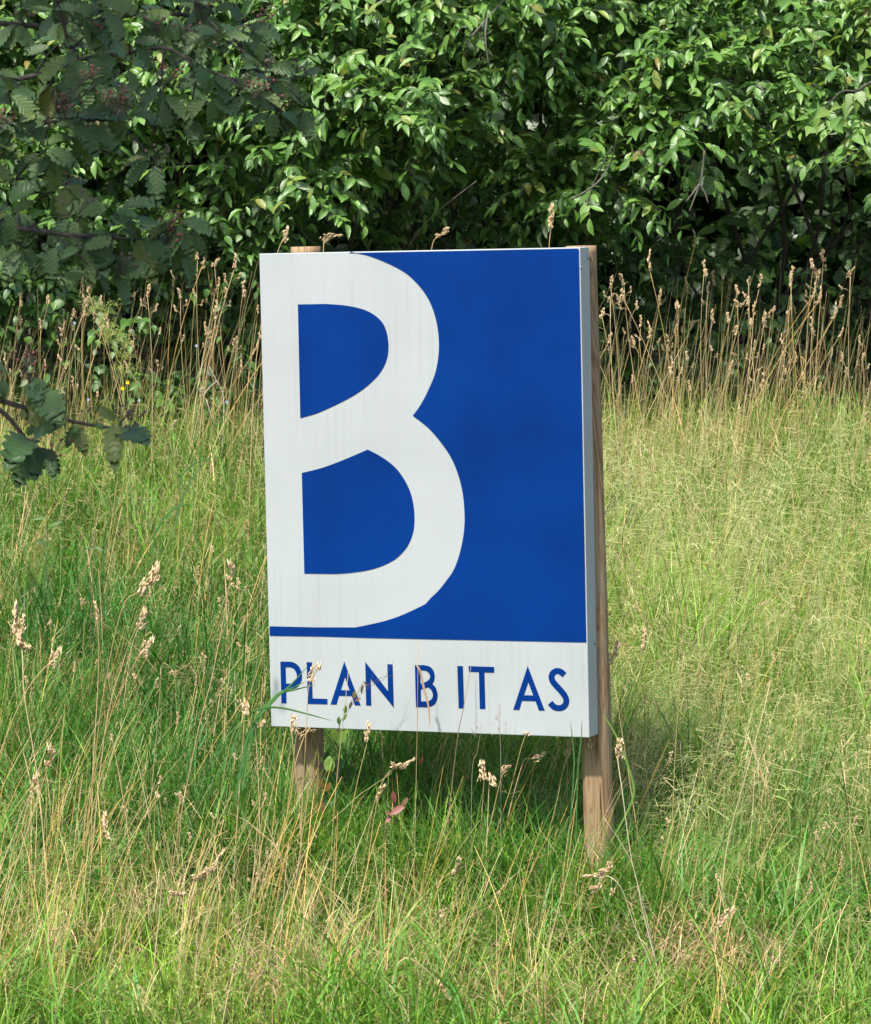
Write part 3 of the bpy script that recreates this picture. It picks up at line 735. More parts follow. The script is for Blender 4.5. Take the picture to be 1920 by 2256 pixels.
    for q in range(14):
        e = np.array([random.uniform(-4.8, 0), random.uniform(5.8, 8.2), random.uniform(4.4, 5.4)])
        branch_obj([fork + (0, 0, random.uniform(0, 2)), (fork + e) / 2 + (0, 0, .5), e], .035, .008, M['bark'], root, wob=.08)
    # berry clusters: stalks and small dull fruits
    spots = [((130, 215), 16), ((140, 235), 12), ((262, 222), 16), ((285, 235), 10), ((388, 505), 18), ((398, 528), 12), ((185, 440), 10), ((60, 790), 14), ((70, 812), 10), ((282, 905), 14), ((300, 918), 8), ((125, 985), 12), ((195, 915), 5), ((160, 225), 10), ((245, 210), 8), ((410, 60), 10), ((350, 40), 10)]
    for (qx, qy), k in spots: berries.append((at(qx, qy, 8.22), k))
    bm0 = bmesh.new(); bmesh.ops.create_icosphere(bm0, subdivisions=1, radius=1.0); bV = np.array([v.co[:] for v in bm0.verts]); bT = np.array([[v.index for v in f.verts] for f in bm0.faces]); bm0.free()
    for bi, (c, k) in enumerate(berries):
        g = Geo(); gs = Geo(); c = np.array(c); foot = c + np.array([random.uniform(-.03, 0), 0, -.035])
        for q in range(k):
            u = np.array([random.gauss(0, .017), random.gauss(0, .012), random.gauss(.004, .012)])
            g.add(bV * random.uniform(.0028, .0044) * (1, 1, 1.12) + c + u - base, T=bT)
            V, Qd, T = tube([foot - base, (foot + c + u) / 2 + (0, 0, .004) - base, c + u - base], .0007, 3, cap=False); gs.add(V, Q=Qd)
        o = tag(g.build('berry_cluster', M['berry'] if bi % 3 else M['berry_brown'], smooth=True, parent=root), kind='stuff')
        gs.build('berry_stalks', M['bark_dark'], parent=o)
    # the one cone-like withered cluster on the outer bough
    g = Geo(); cc = at(567, 200, 8.85)
    for q in range(34):
        a = q * 2.4; h = -.022 + .045 * q / 33; rr = .011 * math.sqrt(max(.05, 1 - (h / .03) ** 2))
        g.add(bV * (.005, .005, .0025) + cc + np.array([math.cos(a) * rr, math.sin(a) * rr, h]) - base, T=bT)
    o = g.build('withered_cone', M['berry_brown'], smooth=False, parent=root); o['label'] = 'small grey-brown scaly cone hanging from the outer bough'
whitebeam()

# birch sprig reaching in at the right edge
def birch():
    bx, by = 4.2, 16.8
    root = empty('birch_tree', (bx, by, float(ground(bx, by)))); tag(root, 'young birch whose pale yellow-green sprig reaches in at the upper right edge', 'tree')
    base = np.array(root.location)
    branch_obj([base + (0, 0, -.1), base + (.1, 0, 1.5), base + (0, 0, 3.2), base + (.1, .1, 5.0)], .06, .02, M['bark'], root, name='trunk', k=9, wob=.04)
    tw = [at(2300, 120, 16.5), at(2050, 150, 16.4), at(1935, 175, 16.3), at(1890, 200, 16.3), at(1850, 205, 16.3), at(1800, 262, 16.3)]
    branch_obj([base + (0, 0, 3.0)] + tw, .014, .0016, M['bark_dark'], root, wob=.004)
    branch_obj([at(1935, 175, 16.3), at(1925, 240, 16.3), at(1918, 300, 16.3), at(1925, 345, 16.3)], .004, .0016, M['bark_dark'], root, wob=.004)
    lf = [((1880, 205), (1842, 285)), ((1868, 225), (1862, 275)), ((1892, 200), (1905, 240)), ((1885, 210), (1896, 265)), ((1850, 232), (1832, 240)), ((1826, 243), (1796, 258)), ((1806, 262), (1802, 292)), ((1786, 278), (1776, 298)), ((1905, 130), (1895, 160)), ((1898, 120), (1890, 132)), ((1918, 110), (1908, 128)), ((1915, 290), (1922, 320)), ((1920, 300), (1905, 265)), ((1940, 180), (1950, 240)), ((1912, 320), (1922, 350))]
    P, D, Nn, S = [], [], [], []
    for a, b in lf:
        p = at(*a, 16.3); q = at(*b, 16.25); P.append(p); D.append(q - p); Nn.append((random.uniform(-.3, .3), -.9, .4)); S.append(min(.085, max(.045, np.linalg.norm(q - p))))
    P, D, Nn, S = map(np.array, (P, D, Nn, S)); X, Y, Z = leaf_frames(P, D, Nn)
    single_leaves('birch', 'birch_single', P, X, Y, Z, S, np.full(len(P), .8), root)
    n = 1500; Q = np.stack([rng.normal(4.2, .55, n), rng.normal(16.8, .6, n), rng.uniform(2.3, 6.0, n)], 1); Q[:, 0] = np.maximum(Q[:, 0], 2.75)
    X, Y, Z = leaf_frames(Q, rng.normal(size=(n, 3)) + (0, 0, -1), rng.normal(size=(n, 3)) + (0, -.5, .5))
    o = bake_leaves('foliage', 'birch', Q - base, X, Y, Z, rng.uniform(.04, .06, n), np.ones(n), rng.uniform(0, 1, n), M['birch_mass'], root); tag(o, kind='stuff')
birch()

# ------------------------------------------------------------------ grass
def fnoise(x, y, s, seed=0):                   # cheap smooth value field
    return (np.sin(x * s + seed * 1.7 + 1.3 * np.sin(y * s * .7 + seed)) + np.sin(y * s * 1.31 + seed * 2.3 + 1.1 * np.sin(x * s * .83 + 2 * seed)) + np.sin((x + y) * s * .61 + seed * .9)) / 3

def scatter(n, y0, y1, side=.6, clump=0.0, xlim=None):
    """positions over the visible wedge plus a margin"""
    Y = np.sqrt(rng.uniform(y0 ** 2, y1 ** 2, n)); X = rng.uniform(-1, 1, n) * (Y * .125 + side)
    if clump:
        k = n // 22; cx = rng.choice(n, k); ci = rng.integers(0, k, n); m = rng.uniform(size=n) < clump
        X[m] = X[cx[ci[m]]] + rng.normal(size=m.sum()) * .035; Y[m] = Y[cx[ci[m]]] + rng.normal(size=m.sum()) * .035
    return X, Y

def ribbons(name, X, Y, H, W, az, lean, curl, C0, C1, mat, K=5, lab=None, cat='grass', z0=None, shape='blade', twist=.6, faceaz=None, sc=None):
    """curved ribbons: az = direction they lean to, lean/curl in radians from the vertical at foot / added at the tip"""
    n = len(X); Z = ground(X, Y) - .01 if z0 is None else z0
    t = np.linspace(0, 1, K + 1)
    ang = lean[:, None] + curl[:, None] * t[None, :] ** 1.4
    st = H[:, None] / K
    dx = np.cumsum(np.concatenate([np.zeros((n, 1)), np.sin(ang[:, 1:]) * st], 1), 1); dz = np.cumsum(np.concatenate([np.zeros((n, 1)), np.cos(ang[:, 1:]) * st], 1), 1)
    wob = rng.normal(size=n)[:, None] * .05 * H[:, None] * t[None] ** 2
    ca, sa = np.cos(az)[:, None], np.sin(az)[:, None]
    P = np.stack([X[:, None] + dx * ca - wob * sa, Y[:, None] + dx * sa + wob * ca, Z[:, None] + dz], -1)
    P[..., 2] = np.maximum(P[..., 2], ground(P[..., 0], P[..., 1]) + .004 + .02 * t[None])
    fa = (az + PI / 2 if faceaz is None else faceaz)[:, None] + rng.normal(size=n)[:, None] * twist + rng.normal(size=n)[:, None] * twist * t[None]
    side = np.stack([np.cos(fa), np.sin(fa), np.zeros_like(fa)], -1)
    if shape == 'blade': prof = np.array([.55, .95, 1, .85, .55, 0])[None] if K == 5 else (np.sin(np.clip(t * .85 + .18, 0, 1) * PI) ** .6)[None]
    else: prof = (1 - .55 * t)[None]
    hw = W[:, None] * .5 * prof
    A = P - side * hw[..., None]; B = P + side * hw[..., None]
    m = K + 1; V = np.stack([A, B], 2).reshape(-1, 3)
    i = (np.arange(n) * m * 2)[:, None] + (np.arange(K) * 2)[None]
    Q = np.stack([i, i + 1, i + 3, i + 2], -1).reshape(-1, 4)
    C = C0[:, None] * (1 - t[None, :, None]) + C1[:, None] * t[None, :, None]
    C = np.repeat(C[:, :, None], 2, 2).reshape(-1, 3)
    o = mesh_np(name, V, [Q], mat, C, smooth=True)
    tag(o, lab, cat, kind='stuff'); return P

def jit(c, n, s=.18, hs=.05):
    c = np.asarray(c, float); v = np.exp(rng.normal(size=(n, 1)) * s) * np.exp(rng.normal(size=(n, 3)) * hs)
    return np.broadcast_to(c, (n, 3)) * v
def blend(a, b, f): f = np.clip(f, 0, 1.35)[:, None]; return a * (1 - f) + b * f

GREEN = (.080, .225, .028); DEEP = (.042, .150, .024); YEL = (.185, .315, .038); PALE = (.32, .37, .10); TAN = (.54, .385, .21); STRAW = (.66, .51, .29); BLUEG = (.075, .13, .055)
def zone_yellow(X, Y):                         # where the meadow is yellower
    z = .52 + .36 * fnoise(X, Y, 2.3, 3) + .18 * fnoise(X, Y, 6.5, 5)
    z += .25 * (X > .5) * (Y > 15.6) + .34 * np.clip((13.7 - Y) / .7, 0, 1)
    z -= .62 * np.exp(-((X + 1.3) / 1.0) ** 2) * np.exp(-((Y - 15.4) / 1.6) ** 2) + .25 * np.exp(-((X - 1.0) / .7) ** 2) * np.exp(-((Y - 14.6) / .8) ** 2)
    return np.clip(z, 0, 1.15)

# short matted undergrowth
n = 42000; X, Y = scatter(n, 12.2, 19.6)
zy = zone_yellow(X, Y)
c = blend(jit(GREEN, n), jit(YEL, n), zy * 1.1); dry = rng.uniform(size=n) < .05 + .10 * zy; c[dry] = jit(TAN, n)[dry]
ribbons('short_grass', X, Y, rng.uniform(.07, .2, n), rng.uniform(.0022, .0045, n), rng.uniform(0, 2 * PI, n), rng.uniform(.1, .9, n), rng.uniform(.2, 1.3, n), c * .9, c, M['blade'], K=3,
        lab='short matted green undergrowth covering the whole bank between the taller blades')
# main green blades in tussocks
n = 62000; X, Y = scatter(n, 12.1, 19.5, clump=.6)
zy = zone_yellow(X, Y)
hgt = (.25 + .24 * np.clip((Y - 13.0) / 1.5, 0, 1)) * (1 + .28 * fnoise(X, Y, 3.1, 8) + .35 * fnoise(X, Y, 8.5, 2)) * np.interp(Y, [16.3, 18.3], [1, .72])
c = blend(jit(DEEP, n, .25), jit(YEL, n, .25), zy * 1.05 + rng.normal(size=n) * .18) * (1 + .30 * fnoise(X, Y, 7.5, 51))[:, None]; dry = rng.uniform(size=n) < .02 + .06 * zy; c[dry] = jit(TAN, n)[dry]
ribbons('meadow_grass', X, Y, hgt * rng.uniform(.55, 1.35, n), rng.uniform(.003, .0078, n), rng.uniform(0, 2 * PI, n), rng.uniform(.0, .42, n), rng.uniform(.1, 1.6, n), c, c * 1.1, M['blade'], K=5,
        lab='green meadow grass blades in tussocks all round the sign posts')
# broad long cock's-foot blades
n = 17000; X, Y = scatter(n, 12.2, 18.8, clump=.8); keep = (fnoise(X, Y, 2.2, 15) > -.25) & ((X < .9) | (Y < 14.3)); X, Y = X[keep], Y[keep]; n = len(X)
c = blend(jit((.075, .22, .038), n), jit(YEL, n), .5 * zone_yellow(X, Y) + rng.normal(size=n) * .15)
ribbons('broad_grass', X, Y, np.interp(Y, [16.3, 18.3], [1, .72]) * rng.uniform(.24, .60, n) * (1 + .25 * fnoise(X, Y, 5, 9)), rng.uniform(.005, .0125, n), rng.uniform(0, 2 * PI, n), rng.uniform(.05, .5, n), rng.uniform(.5, 2.2, n), c, c * 1.1, M['blade'], K=5,
        lab='broad flat bright green grass blades arching over in tussocks, mostly left and in front of the sign')
# tufts crowding the feet of the two posts
def tufts():
    X = []; Y = []
    for fx, fy, k in ((-.50, 14.05, 900), (-.62, 13.9, 350), (.50, 13.52, 200), (.78, 13.55, 260), (.1, 13.8, 900)):
        X.append(fx + rng.normal(size=k) * (.10 if k < 800 else .2)); Y.append(fy + rng.normal(size=k) * .07)
    X = np.concatenate(X); Y = np.concatenate(Y); n = len(X)
    c = blend(jit(DEEP, n, .25), jit(YEL, n, .25), rng.uniform(0, 1, n))
    ribbons('post_foot_grass', X, Y, rng.uniform(.26, .62, n), rng.uniform(.003, .009, n), rng.uniform(0, 2 * PI, n), rng.uniform(0, .35, n), rng.uniform(.1, 1.5, n), c, c * 1.1, M['blade'], K=5,
        lab='taller tufts of green grass crowding the feet of the two sign posts')
tufts()
# lodged straw lying criss-cross in the sward
n = 5500; X, Y = scatter(n, 12.2, 18.8); keep = fnoise(X, Y, 3.3, 41) + .6 * fnoise(X, Y, 8, 12) + .5 * (Y < 13.6) > -.05; X, Y = X[keep], Y[keep]; n = len(X)
c = blend(jit(TAN, n, .25), jit(PALE, n), rng.uniform(0, 1, n) ** 2)
ribbons('lodged_straw', X, Y, rng.uniform(.12, .45, n), rng.uniform(.0016, .0038, n), rng.uniform(0, 2 * PI, n), rng.uniform(.25, 1.1, n), rng.uniform(.1, 1.1, n), c, c, M['straw'], K=5,
        lab='bleached straw lying criss-cross among the green blades', shape='stem', twist=.5, z0=ground(X, Y) + rng.uniform(.02, .16, n))
# golden leaning culms, longer than the sward
n = 1200; X, Y = scatter(n, 12.4, 17.0, clump=.5); c = jit((.60, .40, .12), n, .2); c[::3] = jit(STRAW, n)[::3]
ribbons('golden_culms', X, Y, rng.uniform(.3, .78, n), rng.uniform(.0019, .0033, n), rng.normal(.1, .9, n), rng.uniform(.0, .42, n), rng.uniform(-.1, .6, n), c, c, M['straw'], K=5, shape='stem', twist=.15, faceaz=np.zeros(n),
        lab='long golden bare culms leaning through the meadow')
# tangles of dead brown thatch showing in the sward
def thatch():
    X = []; Y = []
    for px, py, D, k, r in ((1560, 2050, 13.1, 420, .13), (1620, 2120, 12.95, 300, .12), (1880, 1760, 13.9, 260, .14), (100, 1960, 13.2, 260, .12), (620, 2140, 12.85, 260, .12), (1430, 1960, 13.3, 200, .1), (420, 1620, 14.4, 260, .14), (1010, 1900, 13.4, 220, .1), (330, 1840, 13.5, 200, .1), (1180, 2200, 12.7, 320, .16), (1380, 1130, 17.0, 300, .2), (200, 1100, 17.2, 300, .25), (760, 2000, 13.1, 200, .1)):
        x = (px - 960) / FPX * D; X.append(x + rng.normal(size=k) * r); Y.append(D + rng.normal(size=k) * r * .6)
    X = np.concatenate(X); Y = np.concatenate(Y); n = len(X)
    c = blend(jit(TAN, n, .35), jit((.26, .17, .10), n, .3), rng.uniform(0, 1, n))
    ribbons('dead_thatch', X, Y, rng.uniform(.06, .24, n), rng.uniform(.002, .005, n), rng.uniform(0, 2 * PI, n), rng.uniform(.1, 1.2, n), rng.uniform(.2, 2.6, n), c, c, M['straw'], K=5,
        lab='tangled patches of dead brown thatch in the green grass', z0=ground(X, Y) + rng.uniform(.03, .20, n))
thatch()
# very fine hair-like bent grass on the right-hand slope
n = 42000; X, Y = scatter(n, 13.6, 19.4); keep = rng.uniform(size=n) < np.clip((X - .15) * 1.6, .12, 1); X, Y = X[keep], Y[keep]; n = len(X)
c = blend(jit((.12, .24, .045), n), jit((.29, .37, .10), n), .55 + .5 * fnoise(X, Y, 2.0, 21) + .25 * (Y > 16))
ribbons('fine_bent_grass', X, Y, rng.uniform(.28, .58, n) * np.interp(Y, [16.5, 18.5], [1, .6]), rng.uniform(.0011, .0019, n), rng.normal(.35, .75, n), rng.uniform(.05, .5, n), rng.uniform(.2, 1.4, n), c, c * 1.15, M['blade'], K=5,
        lab='hair-fine pale bent grass leaning to the right over the whole slope beside the sign', shape='stem', twist=.3, faceaz=np.zeros(n))
# pale thin culms scattered everywhere
n = 2200; X, Y = scatter(n, 12.3, 19.3); c = blend(jit(PALE, n), jit(STRAW, n), rng.uniform(0, 1, n))
Pp = ribbons('dry_culms', X, Y, rng.uniform(.25, .6, n), rng.uniform(.0014, .0024, n), rng.uniform(0, 2 * PI, n), rng.uniform(.0, .5, n), rng.uniform(-.1, .8, n), c, c, M['straw'], K=5, shape='stem', twist=.2, faceaz=np.zeros(n),
        lab='thin straw-coloured dry culms standing up through the green grass')
# the tall dry belt along the hedge foot
def belt(n, y0, y1, h0, h1, lab, nm, cols):
    Y = rng.uniform(y0, y1, n); X = rng.uniform(-1, 1, n) * (Y * .125 + .8)
    k = 70; cx = rng.uniform(-3.0, 3.0, k); m = rng.uniform(size=n) < .55; X[m] = cx[rng.integers(0, k, m.sum())] + rng.normal(size=m.sum()) * .05
    H = h0 + (h1 - h0) * rng.uniform(0, 1, n) ** 1.6 * (1 - .12 * (X > .7)) 
    c = blend(jit(cols[0], n), jit(cols[1], n), rng.uniform(0, 1, n))
    ribbons(nm, X, Y, H, rng.uniform(.0012, .0023, n), rng.normal(.2, .6, n), rng.uniform(-.05, .22, n), rng.uniform(-.05, .35, n), c, c, M['straw'], K=5, shape='stem', twist=.2, faceaz=np.zeros(n), lab=lab)
belt(1100, 18.0, 19.3, .5, 1.18, 'tan and yellow-green dry stems in a tall belt along the foot of the hedge', 'tall_dry_grass', (TAN, (.36, .34, .10)))
belt(4200, 18.0, 19.4, .12, .30, 'tangled buff and green undergrowth at the foot of the tall dry belt', 'buff_grass', ((.44, .32, .17), (.24, .28, .07)))

# loose panicles: bunches of hair-thin rays with tiny seeds
def panicles(n, y0, y1, hz, cols, lab, nm, xr=None, rays=11, L=.085, side=.5):
    X, Y = scatter(n, y0, y1, side=side)
    if xr: X = rng.uniform(*xr, n)
    H = rng.uniform(*hz, n)
    c = blend(jit(cols[0], n), jit(cols[1], n), rng.uniform(0, 1, n))
    az = rng.normal(.3, 1.2, n)
    P = ribbons(nm, X, Y, H, np.full(n, .0014), az, rng.uniform(0, .35, n), rng.uniform(.0, .6, n), c, c, M['straw'], K=5, shape='stem', twist=.2, faceaz=np.zeros(n), lab=lab)
    g_P = []; m = n * rays
    idx = np.repeat(np.arange(n), rays); tt = rng.uniform(.55, 1, m) * 5; i0 = np.minimum(tt.astype(int), 4); f = (tt - i0)[:, None]
    B = P[idx, i0] * (1 - f) + P[idx, i0 + 1] * f
    d = unit(rng.normal(size=(m, 3)) * (1, 1, .5) + (0, 0, .45)); ln = L * rng.uniform(.3, 1, m)
    E = B + d * ln[:, None]; E[:, 2] -= ln * .15
    s = np.array([1, 0, 0]) * .0005 + unit(np.cross(d, (0, 1, 0))) * .0005
    V = np.stack([B - s, B + s, E + s, E - s], 1).reshape(-1, 3)
    Q = np.arange(m * 4).reshape(-1, 4)
    cc = np.repeat(c[idx], 4, 0)
    # seeds: small diamonds along each ray
    k = 3; sV = []
    for q in range(k):
        pt = B + (E - B) * (.5 + .25 * q) + rng.normal(size=(m, 3)) * .002; u = d * .0035; w = unit(np.cross(d, (0, 1, .2))) * .0011
        sV.append(np.stack([pt - u, pt + w, pt + u, pt - w], 1))
    sV = np.concatenate(sV).reshape(-1, 3); sQ = np.arange(len(sV)).reshape(-1, 4) + len(V); sc2 = np.tile(cc, (k, 1)) * 1.1
    o = mesh_np(nm + '_panicles', np.concatenate([V, sV]), [np.concatenate([Q, sQ])], M['straw'], np.concatenate([cc, sc2])); tag(o, lab + ', their airy seed panicles', 'grass', kind='stuff')
panicles(1700, 15.2, 18.6, (.3, .6), ((.42, .31, .17), (.36, .36, .13)), 'airy pinkish-buff bent grass on the upper slope', 'upper_bent_grass', side=.4)
panicles(700, 12.4, 15.2, (.25, .5), ((.50, .36, .19), (.32, .37, .12)), 'loose brown-green bent grass in front of and beside the sign', 'lower_bent_grass', side=.3)

panicles(1900, 13.9, 18.0, (.42, .74), ((.38, .44, .15), (.52, .45, .24)), 'feathery pale heads of bent grass leaning over the slope right of the sign', 'feathery_bent_grass', xr=(.62, 2.6), rays=12, L=.10)
# small-leaved ground cover (bedstraw and vetch) in bright patches
def ground_cover():
    n = 60000; X, Y = scatter(n, 12.2, 15.8, side=.4)
    keep = fnoise(X, Y, 4.5, 31) + .5 * fnoise(X, Y, 9, 7) > .12; X, Y = X[keep], Y[keep]; n = len(X)
    Z = ground(X, Y) + rng.uniform(.04, .24, n) * (.7 + .5 * fnoise(X, Y, 5, 4))
    P = np.stack([X, Y, Z], 1); d = unit(rng.normal(size=(n, 3)) + (0, 0, .25)); w = unit(np.cross(d, rng.normal(size=(n, 3)) + (0, -1, 1)))
    L = rng.uniform(.010, .022, n)[:, None]; Wd = rng.uniform(.0016, .0034, n)[:, None]
    V = np.stack([P, P + d * L * .5 + w * Wd, P + d * L, P + d * L * .5 - w * Wd], 1).reshape(-1, 3)
    c = blend(jit((.14, .29, .04), n), jit((.30, .38, .06), n), rng.uniform(0, 1, n))
    o = mesh_np('bedstraw', V, [np.arange(n * 4).reshape(-1, 4)], M['blade'], np.repeat(c, 4, 0)); tag(o, 'tiny-leaved bright green bedstraw creeping through the grass in the foreground', 'ground cover', kind='stuff')
ground_cover()

# ------------------------------------------------------------------ single grass stalks with seed heads
def head_geo(L, lumps, wid, seed, bend=.25, airy=False):
    """knotted cock's-foot head along +z from 0 to L: overlapping flattened spikelets in a few lumps"""
    r = random.Random(seed); g = Geo()
    oc = np.array([(0, 0, -1), (.5, 0, -.2), (0, .35, -.1), (-.5, 0, -.2), (0, -.35, -.1), (0, 0, 1.0)]); of = np.array([[0, 2, 1], [0, 3, 2], [0, 4, 3], [0, 1, 4], [5, 1, 2], [5, 2, 3], [5, 3, 4], [5, 4, 1]])
    for q in range(lumps):
        zc = L * (q + .5) / lumps * (1 if q < lumps - 1 else .98)
        w = wid * (1.0 - .45 * q / lumps) * r.uniform(.75, 1.2); off = np.array([r.uniform(-1, 1), r.uniform(-1, 1), 0]) * w * .35
        for s in range(15):
            a = r.uniform(0, 2 * PI); rr = w * .42 * math.sqrt(r.random())
            p = np.array([math.cos(a) * rr, math.sin(a) * rr, zc + r.uniform(-.5, .5) * L / lumps]) + off
            tilt = Euler((r.uniform(-.5, .5), r.uniform(-.5, .5), a)).to_matrix(); l = r.uniform(.0060, .0092) 
            V = (np.array(tilt) @ (oc * (l * .55, l * .5, l)).T).T + p
            V[:, 0] += bend * V[:, 2] ** 2 / L
            g.add(V, T=of, C=np.array(r.choice([TAN, STRAW, (.60, .43, .27), (.74, .58, .38)])) * r.uniform(.8, 1.2))
    V, Q, T = tube([(0, 0, -.002), (bend * .25 * L, 0, L * .5), (bend * L * .95, 0, L * .97)], .0009, 4, cap=False); g.add(V, Q=Q, C=TAN)
    return g
HEADS = []
for q, (L, lu, w, b) in enumerate([(.060, 4, .024, .25), (.048, 3, .026, .35), (.072, 5, .019, .15), (.036, 2, .022, .5), (.085, 7, .015, .4), (.028, 2, .020, .2), (.055, 3, .026, -.3), (.07, 5, .014, .1)]):
    HEADS.append((head_geo(L, lu, w, 100 + q, b).build('seed_head', M['straw'], mesh_only=True), L))
WHITE_STRAW = (.62, .55, .38)
def stalk(pts, D, label, head=None, hs=1.0, colr=TAN, r=.0014, group=None, base_drop=True, leafb=None, heads2=()):
    """one grass stalk; pts photo px from tip to foot at distance D"""
    W3 = [at(p[0], p[1], D) for p in pts][::-1]
    W3 = [w + np.array([0, .05 * math.sin(i * 1.3 + D), 0]) * (i / max(1, len(W3) - 1)) for i, w in enumerate(W3)]
    foot = W3[0].copy(); gz = float(ground(foot[0], foot[1]))
    if foot[2] > gz + .02:
        dirn = W3[0] - W3[1]; k = (foot[2] - gz) / max(.05, abs(dirn[2])); foot = foot + dirn * min(k, 1.0) * .6; foot[2] = float(ground(foot[0], foot[1])) - .02; W3 = [foot] + W3
    else: foot = W3[0]
    root = empty('grass_stalk', tuple(foot)); tag(root, label, 'grass stalk', group)
    L = smoothline(W3, 5); V, Q, T = tube(L - foot, np.linspace(r * 1.25, r * .6, len(L)), 5)
    c0 = np.array(colr); cc = np.repeat(np.linspace(0, 1, len(L)), 5)[:, None]; cc = np.vstack([cc, [[0]], [[1]]])
    mesh_np('stem', V, [Q, np.array(T)], M['straw'], c0 * (1 - .15 * cc) + np.array(TAN) * .15 * cc, smooth=True, parent=root)
    if head is not None:
        me, hl = HEADS[head]; o = link(bpy.data.objects.new('seed_head', me), root)
        t = Vector(unit(L[-1] - L[-3])); q = t.to_track_quat('Z', 'X'); o.rotation_mode = 'QUATERNION'; o.rotation_quaternion = q
        hs = hs * 1.3; o.location = Vector(L[-1] - foot) - t * hl * hs * .75; o.scale = (hs,) * 3
    for (i, hd, s2, dx, dz) in heads2:        # short side branch with its own knot
        p = L[int(i * (len(L) - 1))]; e = p + np.array([dx, 0, dz]); V, Q, T = tube([p - foot, (p + e) / 2 + (0, 0, .005) - foot, e - foot], .0008, 4)
        mesh_np('side_branch', V, [Q, np.array(T)], M['straw'], np.broadcast_to(c0, (len(V), 3)), parent=root)
        o = link(bpy.data.objects.new('seed_head', HEADS[hd][0]), root); o.location = Vector(e - foot); o.rotation_mode = 'QUATERNION'; o.rotation_quaternion = Vector((dx, 0, dz)).to_track_quat('Z', 'X'); o.scale = (s2,) * 3
    if leafb:                                   # a bent dry blade hanging from the stem
        B3 = smoothline([at(p[0], p[1], D - .01) for p in leafb], 4); n_ = len(B3); sx = np.array([1, .3, 0]) * .0045
        prof = np.sin(np.linspace(.25, 1, n_) * PI) ** .5; V = np.stack([B3 - sx * prof[:, None], B3 + sx * prof[:, None]], 1).reshape(-1, 3) - foot
        i = np.arange(n_ - 1) * 2; Q = np.stack([i, i + 1, i + 3, i + 2], -1)
        mesh_np('blade', V, [Q], M['straw'], np.broadcast_to(np.array((.40, .27, .17)), (len(V), 3)), smooth=True, parent=root)
    return root

